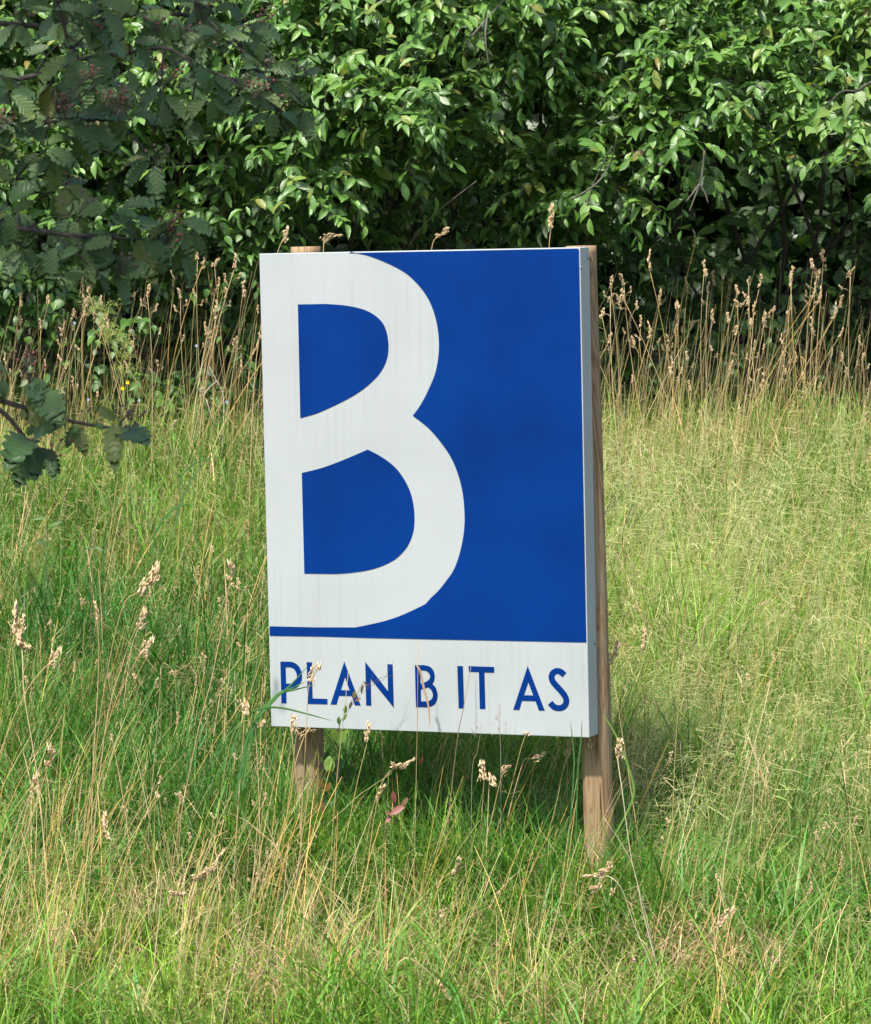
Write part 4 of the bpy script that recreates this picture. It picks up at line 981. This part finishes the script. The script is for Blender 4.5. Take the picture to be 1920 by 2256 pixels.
SG = 'tall seed-headed grass stalks'
ST = [
 ([(14, 1372), (46, 1431), (55, 1530), (85, 1715), (99, 1900), (107, 2080), (110, 2250)], 12.95, 'tall pale stalk at the far left edge with a fat double seed head', 4, 1.5, STRAW, ((.93, 1, 1.2, .012, .02),)),
 ([(125, 1448), (90, 1480), (55, 1530), (15, 1620), (-20, 1720), (-60, 1850)], 13.3, 'stalk crossing the far left pale one, with a drooping knotted head', 1, 1.2, TAN, ()),
 ([(117, 1655), (103, 1700), (60, 1830), (10, 1990)], 13.2, 'short stalk with an upright brown head low at the left edge', 0, 1.2, TAN, ()),
 ([(88, 1722), (62, 1760), (30, 1840), (-10, 1960)], 13.15, 'stalk with a curled brown head just below the upright one at the left edge', 3, 1.2, TAN, ()),
 ([(343, 1264), (318, 1300), (272, 1335), (230, 1520), (207, 1690), (165, 2050)], 13.6, 'long leaning stalk with the largest slanting brown head, left of the sign', 2, 1.6, (.40, .28, .12), ((.86, 3, 1.2, .03, .03),)),
 ([(322, 1365), (300, 1385), (272, 1460), (230, 1620), (190, 2020)], 13.65, 'leaning stalk with a short thick head under the largest slanting head', 3, 1.3, TAN, ()),
 ([(330, 1422), (305, 1448), (250, 1560), (200, 1750), (180, 1980)], 13.6, 'leaning stalk with a knotted head, lowest of the bundle left of the sign', 1, 1.2, (.44, .30, .10), ()),
 ([(210, 1335), (217, 1370), (216, 1500), (205, 1700)], 14.0, 'slim stalk with a narrow brown head, left of the leaning bundle', 7, .9, TAN, ()),
 ([(509, 1250), (503, 1300), (470, 1480), (443, 1585), (406, 1761), (388, 1860), (372, 1990)], 13.8, 'very long straight dry stalk with a light head between the bundle and the sign', 0, 1.0, (.46, .33, .17), ((.97, 3, .9, .01, -.05),)),
 ([(383, 1490), (372, 1466), (358, 1466), (350, 1560), (330, 1800)], 13.9, 'stalk with one head nodding down to the right, left of the sign', 5, 1.2, (.26, .26, .12), ()),
 ([(577, 1606), (560, 1590), (530, 1592), (505, 1650), (480, 1800), (462, 1960)], 13.6, 'green stalk arching right with its head nodding beside the sign corner', 3, 1.0, (.28, .28, .08), ()),
 ([(546, 1565), (540, 1545), (535, 1640), (520, 1850)], 13.75, 'stalk with a split pale head close to the lower left sign corner', 1, 1.1, TAN, ()),
 ([(400, 1978), (375, 1962), (360, 1930), (352, 2010), (340, 2120), (335, 2250)], 12.85, 'pale stalk with a head bent over to the right, in the left foreground', 7, 1.1, STRAW, ()),
 ([(232, 1800), (240, 1840), (277, 1922), (300, 2030), (322, 2130)], 13.0, 'stalk curving over to the upper left with a thin drooping head', 7, 1.1, (.38, .30, .13), ()),
 ([(490, 1908), (462, 1925), (440, 1975), (437, 2010), (432, 2130)], 12.95, 'bleached stalk with a long arched head turning left, in the left foreground', 4, 1.3, STRAW, ()),
 ([(662, 1550), (655, 1610), (645, 1693), (622, 1884), (612, 2010)], 13.75, 'golden stalk crossing in front of the left post', None, 1, (.48, .36, .13), ()),
 ([(700, 1478), (682, 1508), (676, 1600), (665, 1800), (660, 2000)], 13.72, 'stalk with a head of two knots in front of the letter L', 0, 1.1, TAN, ()),
 ([(642, 1590), (645, 1625), (652, 1700), (662, 1800), (664, 1980)], 13.73, 'thin stalk with a brown head against the top of the left post', 1, 1.0, TAN, ()),
 ([(682, 1608), (668, 1630), (652, 1680), (640, 1760), (612, 1880), (560, 2060)], 13.7, 'stalk leaning to a curled fat head on the face of the left post', 6, 1.1, (.50, .38, .14), ()),
 ([(769, 1467), (762, 1540), (750, 1646), (734, 1817), (728, 1960)], 13.74, 'headless golden stalk in front of the first letter A', None, 1, (.45, .36, .15), ()),
 ([(812, 1602), (808, 1640), (788, 1722), (760, 1860), (727, 2000)], 13.7, 'stalk with a slender upright head just under the sign, below the letter N', 2, .9, (.44, .36, .12), ()),
 ([(898, 1700), (872, 1694), (848, 1712), (825, 1770), (808, 1860), (789, 2000)], 13.72, 'stalk with a long head arched over to the right under the sign', 4, 1.1, (.36, .32, .12), ()),
 ([(845, 1737), (832, 1765), (818, 1850), (806, 1960)], 13.7, 'stalk with a brown slanting head under the arched one', 2, .9, TAN, ()),
 ([(1183, 1597), (1155, 1625), (1127, 1731), (1090, 1850), (1055, 2000)], 13.75, 'straight stalk with a fat slanting head below the letters I T', 0, 1.2, (.42, .32, .12), ()),
 ([(1068, 1688), (1066, 1730), (1062, 1800), (1050, 1930)], 13.76, 'stalk with an upright knotted head below the gap before I T', 1, 1.1, TAN, ()),
 ([(1088, 1725), (1080, 1712), (1076, 1790), (1072, 1900)], 13.7, 'stalk with a plump pale nodding head below the sign', 1, 1.1, STRAW, ()),
 ([(1116, 1682), (1104, 1715), (1085, 1800), (1055, 1920)], 13.77, 'leaning stalk with a rough brown head below the letter T', 6, 1.0, TAN, ()),
 ([(1262, 1642), (1248, 1665), (1227, 1770), (1195, 1900)], 13.8, 'stalk with a short pinkish head left of the right post', 3, 1.1, (.40, .34, .14), ()),
 ([(1195, 1664), (1170, 1670), (1150, 1690), (1110, 1850)], 13.8, 'stalk with a head lying level, left of the right post', 5, 1.2, TAN, ()),
 ([(1307, 1608), (1304, 1650), (1316, 1740), (1325, 1850), (1330, 1980)], 13.75, 'stalk with a tall brown head crossing the top of the right post', 2, 1.1, (.44, .30, .14), ()),
 ([(1362, 1646), (1363, 1680), (1371, 1741), (1392, 1894), (1425, 2021), (1461, 2195), (1475, 2260)], 13.0, 'bleached white stalk with a white knotted head right of the right post', 1, 1.1, WHITE_STRAW, ()),
 ([(1312, 1950), (1330, 1932), (1352, 1935), (1372, 1962), (1400, 2042), (1447, 2155), (1485, 2255)], 12.9, 'bleached stalk arching left with a plume of hanging spikelets, right foreground', 4, 1.2, WHITE_STRAW, ((.80, 3, 1.0, -.02, -.03), (.88, 5, 1.1, -.012, -.035), (.72, 5, 1.0, .0, -.04))),
 ([(1331, 1798), (1392, 1901), (1420, 2020), (1472, 2225)], 12.95, 'bare bleached stalk leaning left beside the white-headed one', None, 1, WHITE_STRAW, ()),
 ([(1700, 1500), (1683, 1560), (1643, 1705), (1606, 1850), (1588, 1995), (1559, 2250)], 13.0, 'long straight straw stalk rising to the right through the right foreground', None, 1, STRAW, ()),
 ([(1222, 2000), (1280, 2057), (1349, 2155), (1418, 2256)], 12.7, 'bare pale stalk slanting down to the right at the bottom', None, 1, STRAW, ()),
 ([(1505, 1440), (1490, 1620), (1480, 1887), (1476, 2060)], 13.6, 'thin upright golden stalk right of the white-headed one', None, 1, (.42, .36, .13), ()),
 ([(1614, 2012), (1574, 2042), (1520, 2110), (1476, 2170), (1430, 2260)], 12.75, 'stalk leaning far right with a thick straw head, right foreground', 0, 1.1, TAN, ()),
 ([(1338, 1290), (1341, 1360), (1334, 1430), (1325, 1567), (1327, 1700), (1335, 1850)], 13.9, 'thin tan stalk running up the face of the right post', None, 1, (.45, .33, .15), ()),
 ([(1362, 1430), (1350, 1465), (1358, 1530), (1372, 1620), (1400, 1800), (1420, 1960)], 13.8, 'stalk with a long brown head beside the right post', 2, 1.1, TAN, ()),
 ([(1316, 1275), (1322, 1310), (1333, 1390), (1345, 1500)], 14.6, 'thin stalk with a narrow head touching the flank of the right post', 7, .8, TAN, ()),
 ([(1420, 1395), (1400, 1620), (1385, 1800)], 14.0, 'upright pale stalk a hand to the right of the right post', 7, .9, (.40, .35, .15), ()),
 ([(1010, 1900), (1005, 1935), (1012, 2050), (1020, 2200)], 12.9, 'stalk with a limp brown head in the centre foreground', 7, 1.2, (.38, .32, .13), ()),
 ([(975, 2005), (968, 2030), (972, 2120), (980, 2250)], 12.8, 'short stalk with a drooping white tuft in the centre foreground', 6, 1.0, STRAW, ()),
 ([(1038, 1470), (1024, 1545), (1010, 1617), (1000, 1700), (985, 1850)], 13.75, 'dark thin stalk between the letters I and T', None, 1, (.22, .16, .10), ()),
 ([(985, 2205), (950, 2150), (880, 2120)], 12.6, 'short stalk bending over at the bottom centre', 7, 1.0, STRAW, ()),
 ([(1222, 462), (1214, 512), (1210, 560), (1205, 800)], 17.4, 'reddish stalk head rising above the sign near its right corner', 2, 1.2, (.44, .28, .16), ()),
 ([(985, 515), (965, 522), (952, 545), (945, 640), (935, 850)], 17.3, 'arched stalk head rising above the middle of the sign', 0, 1.2, TAN, ()),
 ([(636, 512), (615, 545), (590, 640), (560, 850)], 17.2, 'slanting stalk head rising above the left corner of the sign', 1, 1.1, TAN, ()),
 ([(738, 514), (722, 530), (712, 560), (700, 850)], 17.2, 'knotted stalk head above the sign just right of the left post', 6, 1.2, TAN, ()),
]
for pts, D, lab, hd, hs, cl_, h2 in ST: stalk(pts, D, lab, hd, hs, cl_, heads2=h2, group=SG, r=.0019)
stalk([(922, 1412), (921, 1500), (920, 1598), (917, 1731), (914, 1900)], 13.74, 'tall thin upright stalk with a bent dry blade in front of the small letter B', None, 1, (.38, .28, .14), group=SG, leafb=[(918, 1466), (926, 1478), (934, 1515), (945, 1560), (948, 1605)])

# unnamed companions: prototypes copied with their parts
def stalk_proto(h, bend, hd, hs, colr, side):
    root = empty('grass_stalk', (0, 0, -50)); ts = np.linspace(0, 1, 9)
    L = np.stack([bend * h * ts ** 2, .01 * np.sin(ts * 5), h * ts], 1); V, Q, T = tube(L, np.linspace(.0024, .0012, 9), 4)
    mesh_np('stem', V, [Q, np.array(T)], M['straw'], np.broadcast_to(np.array(colr), (len(V), 3)), smooth=True, parent=root)
    me, hl = HEADS[hd]; o = link(bpy.data.objects.new('seed_head', me), root); t = Vector(unit(L[-1] - L[-2])); o.rotation_mode = 'QUATERNION'; o.rotation_quaternion = t.to_track_quat('Z', 'X'); hs *= .64; o.location = Vector(L[-1]) - t * hl * .2; o.scale = (hs,) * 3
    for (tz, dx, dz) in side:
        p = np.array([bend * h * tz * tz, 0, h * tz]); e = p + (dx, 0, dz); V, Q, T = tube([p, (p + e) / 2 + (0, 0, .006), e], .0009, 4)
        mesh_np('side_branch', V, [Q, np.array(T)], M['straw'], np.broadcast_to(np.array(colr), (len(V), 3)), parent=root)
        o = link(bpy.data.objects.new('seed_head', HEADS[random.choice((3, 5, 1))][0]), root); o.location = Vector(e); o.rotation_mode = 'QUATERNION'; o.rotation_quaternion = Vector((dx, 0, dz)).to_track_quat('Z', 'X'); o.scale = (.66,) * 3
    return root
PROT = [stalk_proto(1.0, .10, 0, 1.35, TAN, [(.93, .03, .02), (.90, -.025, .03)]), stalk_proto(1.0, .16, 2, 1.3, (.44, .33, .16), [(.93, .02, .035)]), stalk_proto(1.0, .05, 1, 1.3, (.38, .30, .13), [(.94, .035, .012)]),
        stalk_proto(1.0, .22, 4, 1.2, (.58, .40, .15), []), stalk_proto(1.0, .08, 6, 1.3, STRAW, [(.92, -.03, .02)]), stalk_proto(1.0, .13, 7, 1.3, (.50, .37, .13), []), stalk_proto(1.0, .03, 3, 1.4, (.40, .27, .12), [])]
used = set()
PLACED = []
def place_stalk(x, y, h, where, group):
    k = random.randrange(len(PROT)); src = PROT[k]
    if k in used:
        r = src.copy(); col.objects.link(r)
        for ch in list(src.children): c = ch.copy(); col.objects.link(c); c.parent = r
    else: used.add(k); r = src
    r.location = (x, y, float(ground(x, y)) - .02); s = h; r.scale = (max(.8, s),) * 2 + (s,); r.rotation_euler = (random.gauss(0, .09), random.gauss(.04, .17), random.uniform(-1.2, 1.0) if random.random() < .7 else random.uniform(0, 2 * PI))
    for c in r.children:
        if c.name.startswith('seed_head'): c.scale = [v * random.uniform(.85, 1.2) for v in c.scale]
    PLACED.append((where, k, x / y, r, group))
def run(n, y0, y1, x0, x1, h0, h1, zones, group, f=None):
    for q in range(n):
        y = random.uniform(y0, y1); px = random.uniform(x0, x1); x = (px - 960) / FPX * y
        w = [z for lim, z in zones if px < lim][0]
        place_stalk(x, y, random.uniform(h0, h1) * (f(px) if f else 1), w, group)
run(90, 17.9, 19.1, -10, 585, .5, 1.12, [(110, 'at the left edge'), (210, 'left of the umbel plant'), (320, 'around the umbel plant'), (450, 'right of the umbel plant'), (9999, 'behind the sign\'s left edge')], 'tan stalks before the hedge, left of the sign', lambda p: 1.1 if p > 330 else 1.0)
run(96, 17.9, 19.1, 1325, 1935, .45, 1.18, [(1440, 'near the right post'), (1560, 'left of the hollow'), (1690, 'before the hollow'), (1810, 'right of the hollow'), (9999, 'at the right edge')], 'brown stalks before the dark hollow, right of the sign')
run(10, 17.6, 18.6, 600, 1280, .85, .95, [(9999, 'behind the panel')], 'stalks behind the sign')
run(52, 13.3, 16.5, -10, 560, .36, .6, [(280, 'low near the left edge'), (9999, 'low left of the sign')], 'tan stalks in the green grass, left of the sign')
run(34, 12.7, 16.2, 1380, 1930, .35, .6, [(1650, 'low right of the post'), (9999, 'low near the right edge')], 'straw stalks in the fine grass, right of the sign')
run(34, 12.55, 13.5, 60, 1800, .18, .36, [(600, 'in the left foreground'), (1250, 'before the sign'), (9999, 'in the right foreground')], 'short straw stalks in the foreground')
LOOK = ['stalk with three knots', 'stalk with a long knotted head', 'stalk with a fat side knot', 'stalk with one slim nodding head', 'bleached stalk with a lumpy head', 'stalk with one narrow head', 'brown stalk with one small knob']
ORD = ['first', 'second', 'third', 'fourth', 'fifth', 'sixth', 'seventh', 'eighth', 'ninth', 'tenth', 'eleventh', 'twelfth']
cnt = {}
for where, k, sx, r, group in sorted(PLACED, key=lambda v: v[2]):
    i = cnt.get((where, k), 0); cnt[(where, k)] = i + 1
    tag(r, '%s %s, %s such from left' % (LOOK[k], where, ORD[min(i, 11)]), 'grass stalk', group)

# ------------------------------------------------------------------ single plants
def forb(name, label, cat, stems, leaves, D, stem_c, r=.0016, lk='willow', leafmats=None):
    foot = at(*stems[0][-1], D); foot[2] = float(ground(foot[0], foot[1])) - .01
    root = empty(name, tuple(foot)); tag(root, label, cat)
    for s in stems:
        P = [at(p[0], p[1], D) for p in s][::-1]
        if s is stems[0]: P = [foot] + P
        L = smoothline(P, 4); V, Q, T = tube(L - foot, np.linspace(r, r * .6, len(L)), 5)
        mesh_np('stem', V, [Q, np.array(T)], M['straw'], np.broadcast_to(np.array(stem_c), (len(V), 3)), smooth=True, parent=root)
    for (a, b, w, key) in leaves:
        p = at(*a, D - .01); q = at(*b, D - .03); V0, T0, uv0 = TPL[lk]; s = np.linalg.norm(q - p)
        X, Y, Z = leaf_frames(p[None], (q - p)[None], np.array([[random.uniform(-.4, .4), -.9, .5]]))
        V = p - foot + s * (V0[:, :1] * w * X + V0[:, 1:2] * Y + V0[:, 2:] * .6 * Z)
        mesh_np('leaf', V, [T0], M['leafcol'], np.broadcast_to(np.array(key), (len(V), 3)), uv0, smooth=True, parent=root)
    return root
M['leafcol'] = mat_blade('forb_leaf_surface', trans=.3, rough=.5)
LG = (.14, .24, .045); RD = (.22, .095, .045); OG = (.28, .16, .05); RS = (.24, .09, .075)
forb('willowherb', 'slender dark-stemmed plant with yellow-green and reddish leaves beside the left post', 'plant',
     [[(751, 1585), (742, 1625), (728, 1680), (718, 1730), (710, 1780), (700, 1840)]],
     [((737, 1635), (735, 1608), 1.0, LG), ((741, 1630), (765, 1610), .9, LG), ((728, 1665), (718, 1700), 1.1, LG), ((729, 1668), (733, 1700), 1.0, LG), ((715, 1740), (705, 1720), .9, OG), ((716, 1745), (728, 1725), .9, OG), ((708, 1765), (705, 1795), 1.1, RD), ((698, 1812), (690, 1845), 1.2, RD), ((712, 1775), (736, 1765), .8, (.08, .16, .06)), ((700, 1830), (712, 1848), .8, (.07, .15, .05))], 13.95, (.09, .05, .035))
forb('meadow_vetch', 'tangled dark vetch stem leaning across the letters A and N', 'plant',
     [[(868, 1455), (848, 1495), (835, 1500), (815, 1515), (790, 1535), (772, 1560), (757, 1580), (748, 1605), (742, 1700)], [(870, 1488), (845, 1492), (822, 1502), (800, 1515)], [(824, 1478), (818, 1500), (808, 1520)], [(798, 1505), (792, 1520), (785, 1538)]],
     [((780, 1540), (782, 1522), .9, (.2, .16, .07)), ((783, 1545), (795, 1538), .8, (.24, .1, .09)), ((760, 1572), (762, 1555), .8, LG), ((748, 1598), (746, 1580), .9, (.10, .2, .05)), ((755, 1590), (764, 1573), .7, (.10, .19, .06)), ((745, 1630), (735, 1608), 1.0, LG), ((745, 1640), (762, 1610), 1.0, LG), ((770, 1562), (776, 1545), .6, (.16, .12, .07)), ((812, 1512), (802, 1502), .6, (.14, .12, .08)), ((796, 1528), (800, 1508), .5, (.2, .14, .09))], 13.8, (.085, .06, .05), r=.0011)
forb('sorrel', 'small plant with crimson leaves low in the grass under the sign', 'plant',
     [[(893, 1770), (880, 1785), (862, 1800), (850, 1830)], [(870, 1750), (868, 1775), (862, 1800)]],
     [((893, 1775), (858, 1795), .8, RS), ((862, 1800), (850, 1812), 1.0, RS), ((866, 1795), (850, 1790), .8, RS), ((870, 1770), (866, 1745), .9, (.25, .08, .08)), ((886, 1776), (898, 1758), .8, (.28, .15, .10)), ((924, 1684), (932, 1668), .8, (.22, .06, .05))], 13.6, (.22, .07, .06), r=.0018)
forb('dock', 'broad green dock leaves in shade behind the left post', 'plant',
     [[(735, 1650), (730, 1680), (722, 1740)]],
     [((722, 1720), (752, 1672), 1.0, (.06, .14, .05)), ((715, 1700), (722, 1655), 1.1, (.06, .13, .05)), ((735, 1720), (780, 1695), .9, (.07, .16, .045)), ((720, 1740), (690, 1760), .9, (.07, .15, .05)), ((740, 1735), (785, 1750), .8, (.07, .16, .04))], 14.45, (.08, .1, .04), lk='broad')
forb('ragwort', 'dark-stemmed weed with narrow leaves standing in the grass at the left', 'plant',
     [[(110, 1052), (105, 1120), (103, 1260), (98, 1320)], [(145, 1075), (140, 1190), (135, 1280)], [(312, 1100), (305, 1150), (298, 1200), (290, 1270)]],
     [((106, 1140), (72, 1143), .5, (.08, .16, .04)), ((105, 1160), (135, 1148), .5, (.08, .16, .04)), ((104, 1200), (75, 1190), .6, (.07, .14, .04)), ((310, 1105), (330, 1098), .5, (.08, .15, .04)), ((208, 1205), (190, 1208), .6, (.05, .12, .03)), ((208, 1205), (228, 1212), .6, (.05, .12, .03))], 15.6, (.10, .05, .035))
forb('dead_twig', 'bleached forked dead twig in the grass at the left of the sign', 'twig',
     [[(462, 808), (478, 840), (492, 870), (493, 930), (490, 970)], [(455, 880), (470, 930), (488, 980)], [(478, 840), (465, 850), (445, 875)]], [], 18.3, (.5, .44, .36), r=.0035)
forb('dead_twig', 'bare dark branched twig in the grass just right of the right post', 'twig',
     [[(1392, 1045), (1380, 1075), (1355, 1110), (1330, 1138), (1322, 1150)], [(1350, 1085), (1345, 1110), (1330, 1135)], [(1332, 1090), (1328, 1120), (1328, 1140)], [(1380, 1260), (1372, 1180), (1395, 1110)]], [], 16.2, (.06, .06, .065), r=.002)
def umbel():
    D = 17.0; foot = at(285, 870, D); foot[2] = float(ground(foot[0], foot[1]))
    root = empty('umbel_plant', tuple(foot)); tag(root, 'yellow-green umbel plant gone to seed among the tan stalks on the left', 'plant')
    heads = [(198, 672), (222, 695), (240, 722), (238, 672), (274, 748), (276, 775), (275, 805), (232, 738), (262, 735)]
    main = smoothline([foot, at(272, 860, D), at(258, 790, D), at(240, 730, D), at(212, 690, D)], 5)
    V, Q, T = tube(main - foot, np.linspace(.004, .002, len(main)), 5); mesh_np('stem', V, [Q, np.array(T)], M['straw'], np.broadcast_to(np.array((.26, .30, .07)), (len(V), 3)), parent=root)
    for hx, hy in heads:
        c = at(hx, hy, D - .02); near = main[np.argmin(((main - c - (0, 0, -.07)) ** 2).sum(1))]; g = Geo()
        V, Q, T = tube([near - foot, (near + c) / 2 - foot, c - (0, 0, .04) - foot], .0012, 3); g.add(V, Q=Q, C=(.26, .32, .07))
        for r_ in range(13):
            e = c + np.array([random.gauss(0, .028), random.gauss(0, .02), random.gauss(0, .018)]); V, Q, T = tube([c - (0, 0, .04) - foot, e - foot], .0006, 3); g.add(V, Q=Q, C=(.28, .34, .08))
            for s_ in range(7):
                p = e + np.array([random.gauss(0, .007) for _ in range(3)]) - foot; w = .0022
                g.add([p - (w, 0, 0), p - (0, 0, w), p + (w, 0, 0), p + (0, 0, w)], Q=[[0, 1, 2, 3]], C=(.34, .38, .10))
        g.build('umbel', M['straw'], parent=root)
umbel()
def flower(px, py, D, colr, lab, n=6, r=.011):
    c = at(px, py, D); foot = c.copy(); foot[2] = float(ground(c[0], c[1])); root = empty('wildflower', tuple(foot)); tag(root, lab, 'flower')
    V, Q, T = tube([(0, 0, 0), (.01, 0, (c[2] - foot[2]) * .5), c - foot], .0012, 4); mesh_np('stem', V, [Q, np.array(T)], M['straw'], np.broadcast_to(np.array((.12, .2, .05)), (len(V), 3)), parent=root)
    g = Geo()
    for k in range(n):
        a = 2 * PI * k / n; d = np.array([math.cos(a), -.35, math.sin(a)]) * r; w = np.array([-math.sin(a), 0, math.cos(a)]) * r * .38; p = c - foot
        g.add([p, p + d * .6 + w, p + d, p + d * .6 - w], Q=[[0, 1, 2, 3]], C=colr)
    g.build('petals', M['blade'], parent=root)
flower(281, 842, 16.8, (.75, .62, .01), 'small bright yellow flower low before the hedge, the upper of two')
flower(270, 855, 16.8, (.75, .62, .01), 'small bright yellow flower low before the hedge, the lower of two')
for (px, py, lab) in [(433, 761, 'small pale lilac flower right of the umbel plant'), (195, 880, 'small pale lilac flower low at the left'), (307, 881, 'small pale lilac flower right of the yellow flowers'), (500, 885, 'small pale lilac flower nearest the sign'), (164, 711, 'tiny white flower left of the umbel plant')]:
    flower(px, py, 16.8, (.5, .5, .72), lab, n=5, r=.008)

# long green blades that cross the face of the sign, and a small open panicle
def blades(label, sets, D, cols, name='grass_tuft', bw=.0042):
    foot = at(*sets[0][0], D); foot[2] = float(ground(foot[0], foot[1])) - .01; root = empty(name, tuple(foot)); tag(root, label, 'grass tuft')
    for q, (pts, c) in enumerate(zip(sets, cols)):
        P = smoothline([at(p[0], p[1], D + .01 * q) for p in pts], 5); n_ = len(P)
        t = np.linspace(0, 1, n_); tg = unit(np.gradient(P, axis=0)); sd_ = unit(np.cross(tg, (.15, 1, .1)))
        hw = bw * (np.sin(np.clip(.2 + .8 * t, 0, 1) * PI) ** .6 + .02)[:, None]
        mid = P + np.array([0, -.0015, 0])
        V = np.stack([P - sd_ * hw, mid, P + sd_ * hw], 1).reshape(-1, 3) - foot
        i = np.arange(n_ - 1) * 3; Q = np.concatenate([np.stack([i, i + 1, i + 4, i + 3], -1), np.stack([i + 1, i + 2, i + 5, i + 4], -1)])
        mesh_np('blade', V, [Q], M['blade'], np.broadcast_to(np.array(c), (len(V), 3)), smooth=True, parent=root)
GB = (.07, .19, .05)
blades('long green blades crossing the letter P from the left', [[(520, 1760), (548, 1620), (600, 1548), (640, 1510), (680, 1466)], [(535, 1740), (560, 1610), (605, 1536), (640, 1518), (676, 1501)], [(528, 1750), (556, 1600), (608, 1534), (650, 1520), (698, 1508)]], 13.74, [GB, (.09, .23, .06), GB])
blades('single long green blade reaching right under the letter P', [[(500, 1700), (535, 1590), (575, 1562), (620, 1560), (680, 1574), (735, 1589)]], 13.72, [GB])
blades('two narrow upright blades before the lower right sign corner', [[(1250, 1900), (1265, 1700), (1262, 1630), (1257, 1590)], [(1268, 1900), (1274, 1700), (1281, 1630), (1283, 1582)]], 13.45, [GB, GB], bw=.0024)
blades('bent green blade leaning down right from the right post', [[(1345, 1860), (1395, 1760), (1388, 1700), (1362, 1630), (1340, 1590), (1328, 1568)]], 13.5, [(.16, .28, .06)])
blades('arching broad green blades in the grass left of the sign', [[(385, 1180), (395, 1120), (420, 1060), (455, 1015)], [(395, 1090), (400, 1050), (430, 1020), (475, 1005)], [(330, 1250), (345, 1170), (385, 1120), (430, 1110)]], 16.2, [GB, GB, GB])
def open_panicle(label, top, base, D, rays, c=(.40, .32, .26)):
    foot = at(*base, D); foot[2] = float(ground(foot[0], foot[1])) - .01; root = empty('open_panicle', tuple(foot)); tag(root, label, 'grass stalk')
    L = smoothline([foot, at(*base, D), at((base[0] * .4 + top[0] * .6), base[1] * .45 + top[1] * .55, D), at(*top, D)], 5)
    V, Q, T = tube(L - foot, np.linspace(.0012, .0006, len(L)), 4); mesh_np('stem', V, [Q, np.array(T)], M['straw'], np.broadcast_to(np.array(c) * .8, (len(V), 3)), parent=root)
    g = Geo()
    for (a, b) in rays:
        p, e = at(*a, D) - foot, at(*b, D) - foot; V, Q, T = tube([p, (p + e) / 2 + (0, 0, .002), e], .0005, 3); g.add(V, Q=Q, C=c)
        for f_ in (.6, .8, 1.0):
            m = p + (e - p) * f_; u = unit(e - p) * .006; w = np.array([.0013, 0, .0013]); g.add([m - u, m + w, m + u, m - w], Q=[[0, 1, 2, 3]], C=np.array(c) * 1.1)
    tag(g.build('spikelets', M['straw'], parent=root), kind='stuff')
open_panicle('small open panicle standing before the sign between the letters T and A', (1101, 1550), (1104, 1700), 13.7, [((1101, 1590), (1094, 1575)), ((1101, 1588), (1092, 1582)), ((1102, 1600), (1114, 1588)), ((1102, 1606), (1131, 1589)), ((1103, 1612), (1098, 1604)), ((1103, 1618), (1124, 1604)), ((1101, 1572), (1102, 1552)), ((1101, 1580), (1105, 1570))])
open_panicle('sparse brown panicle at the lower sign edge below the letters I T', (1060, 1606), (1040, 1720), 13.72, [((1060, 1606), (1090, 1592)), ((1058, 1610), (1050, 1600)), ((1062, 1608), (1085, 1618)), ((1050, 1620), (1038, 1606)), ((1048, 1625), (1042, 1612)), ((1055, 1615), (1062, 1597))])
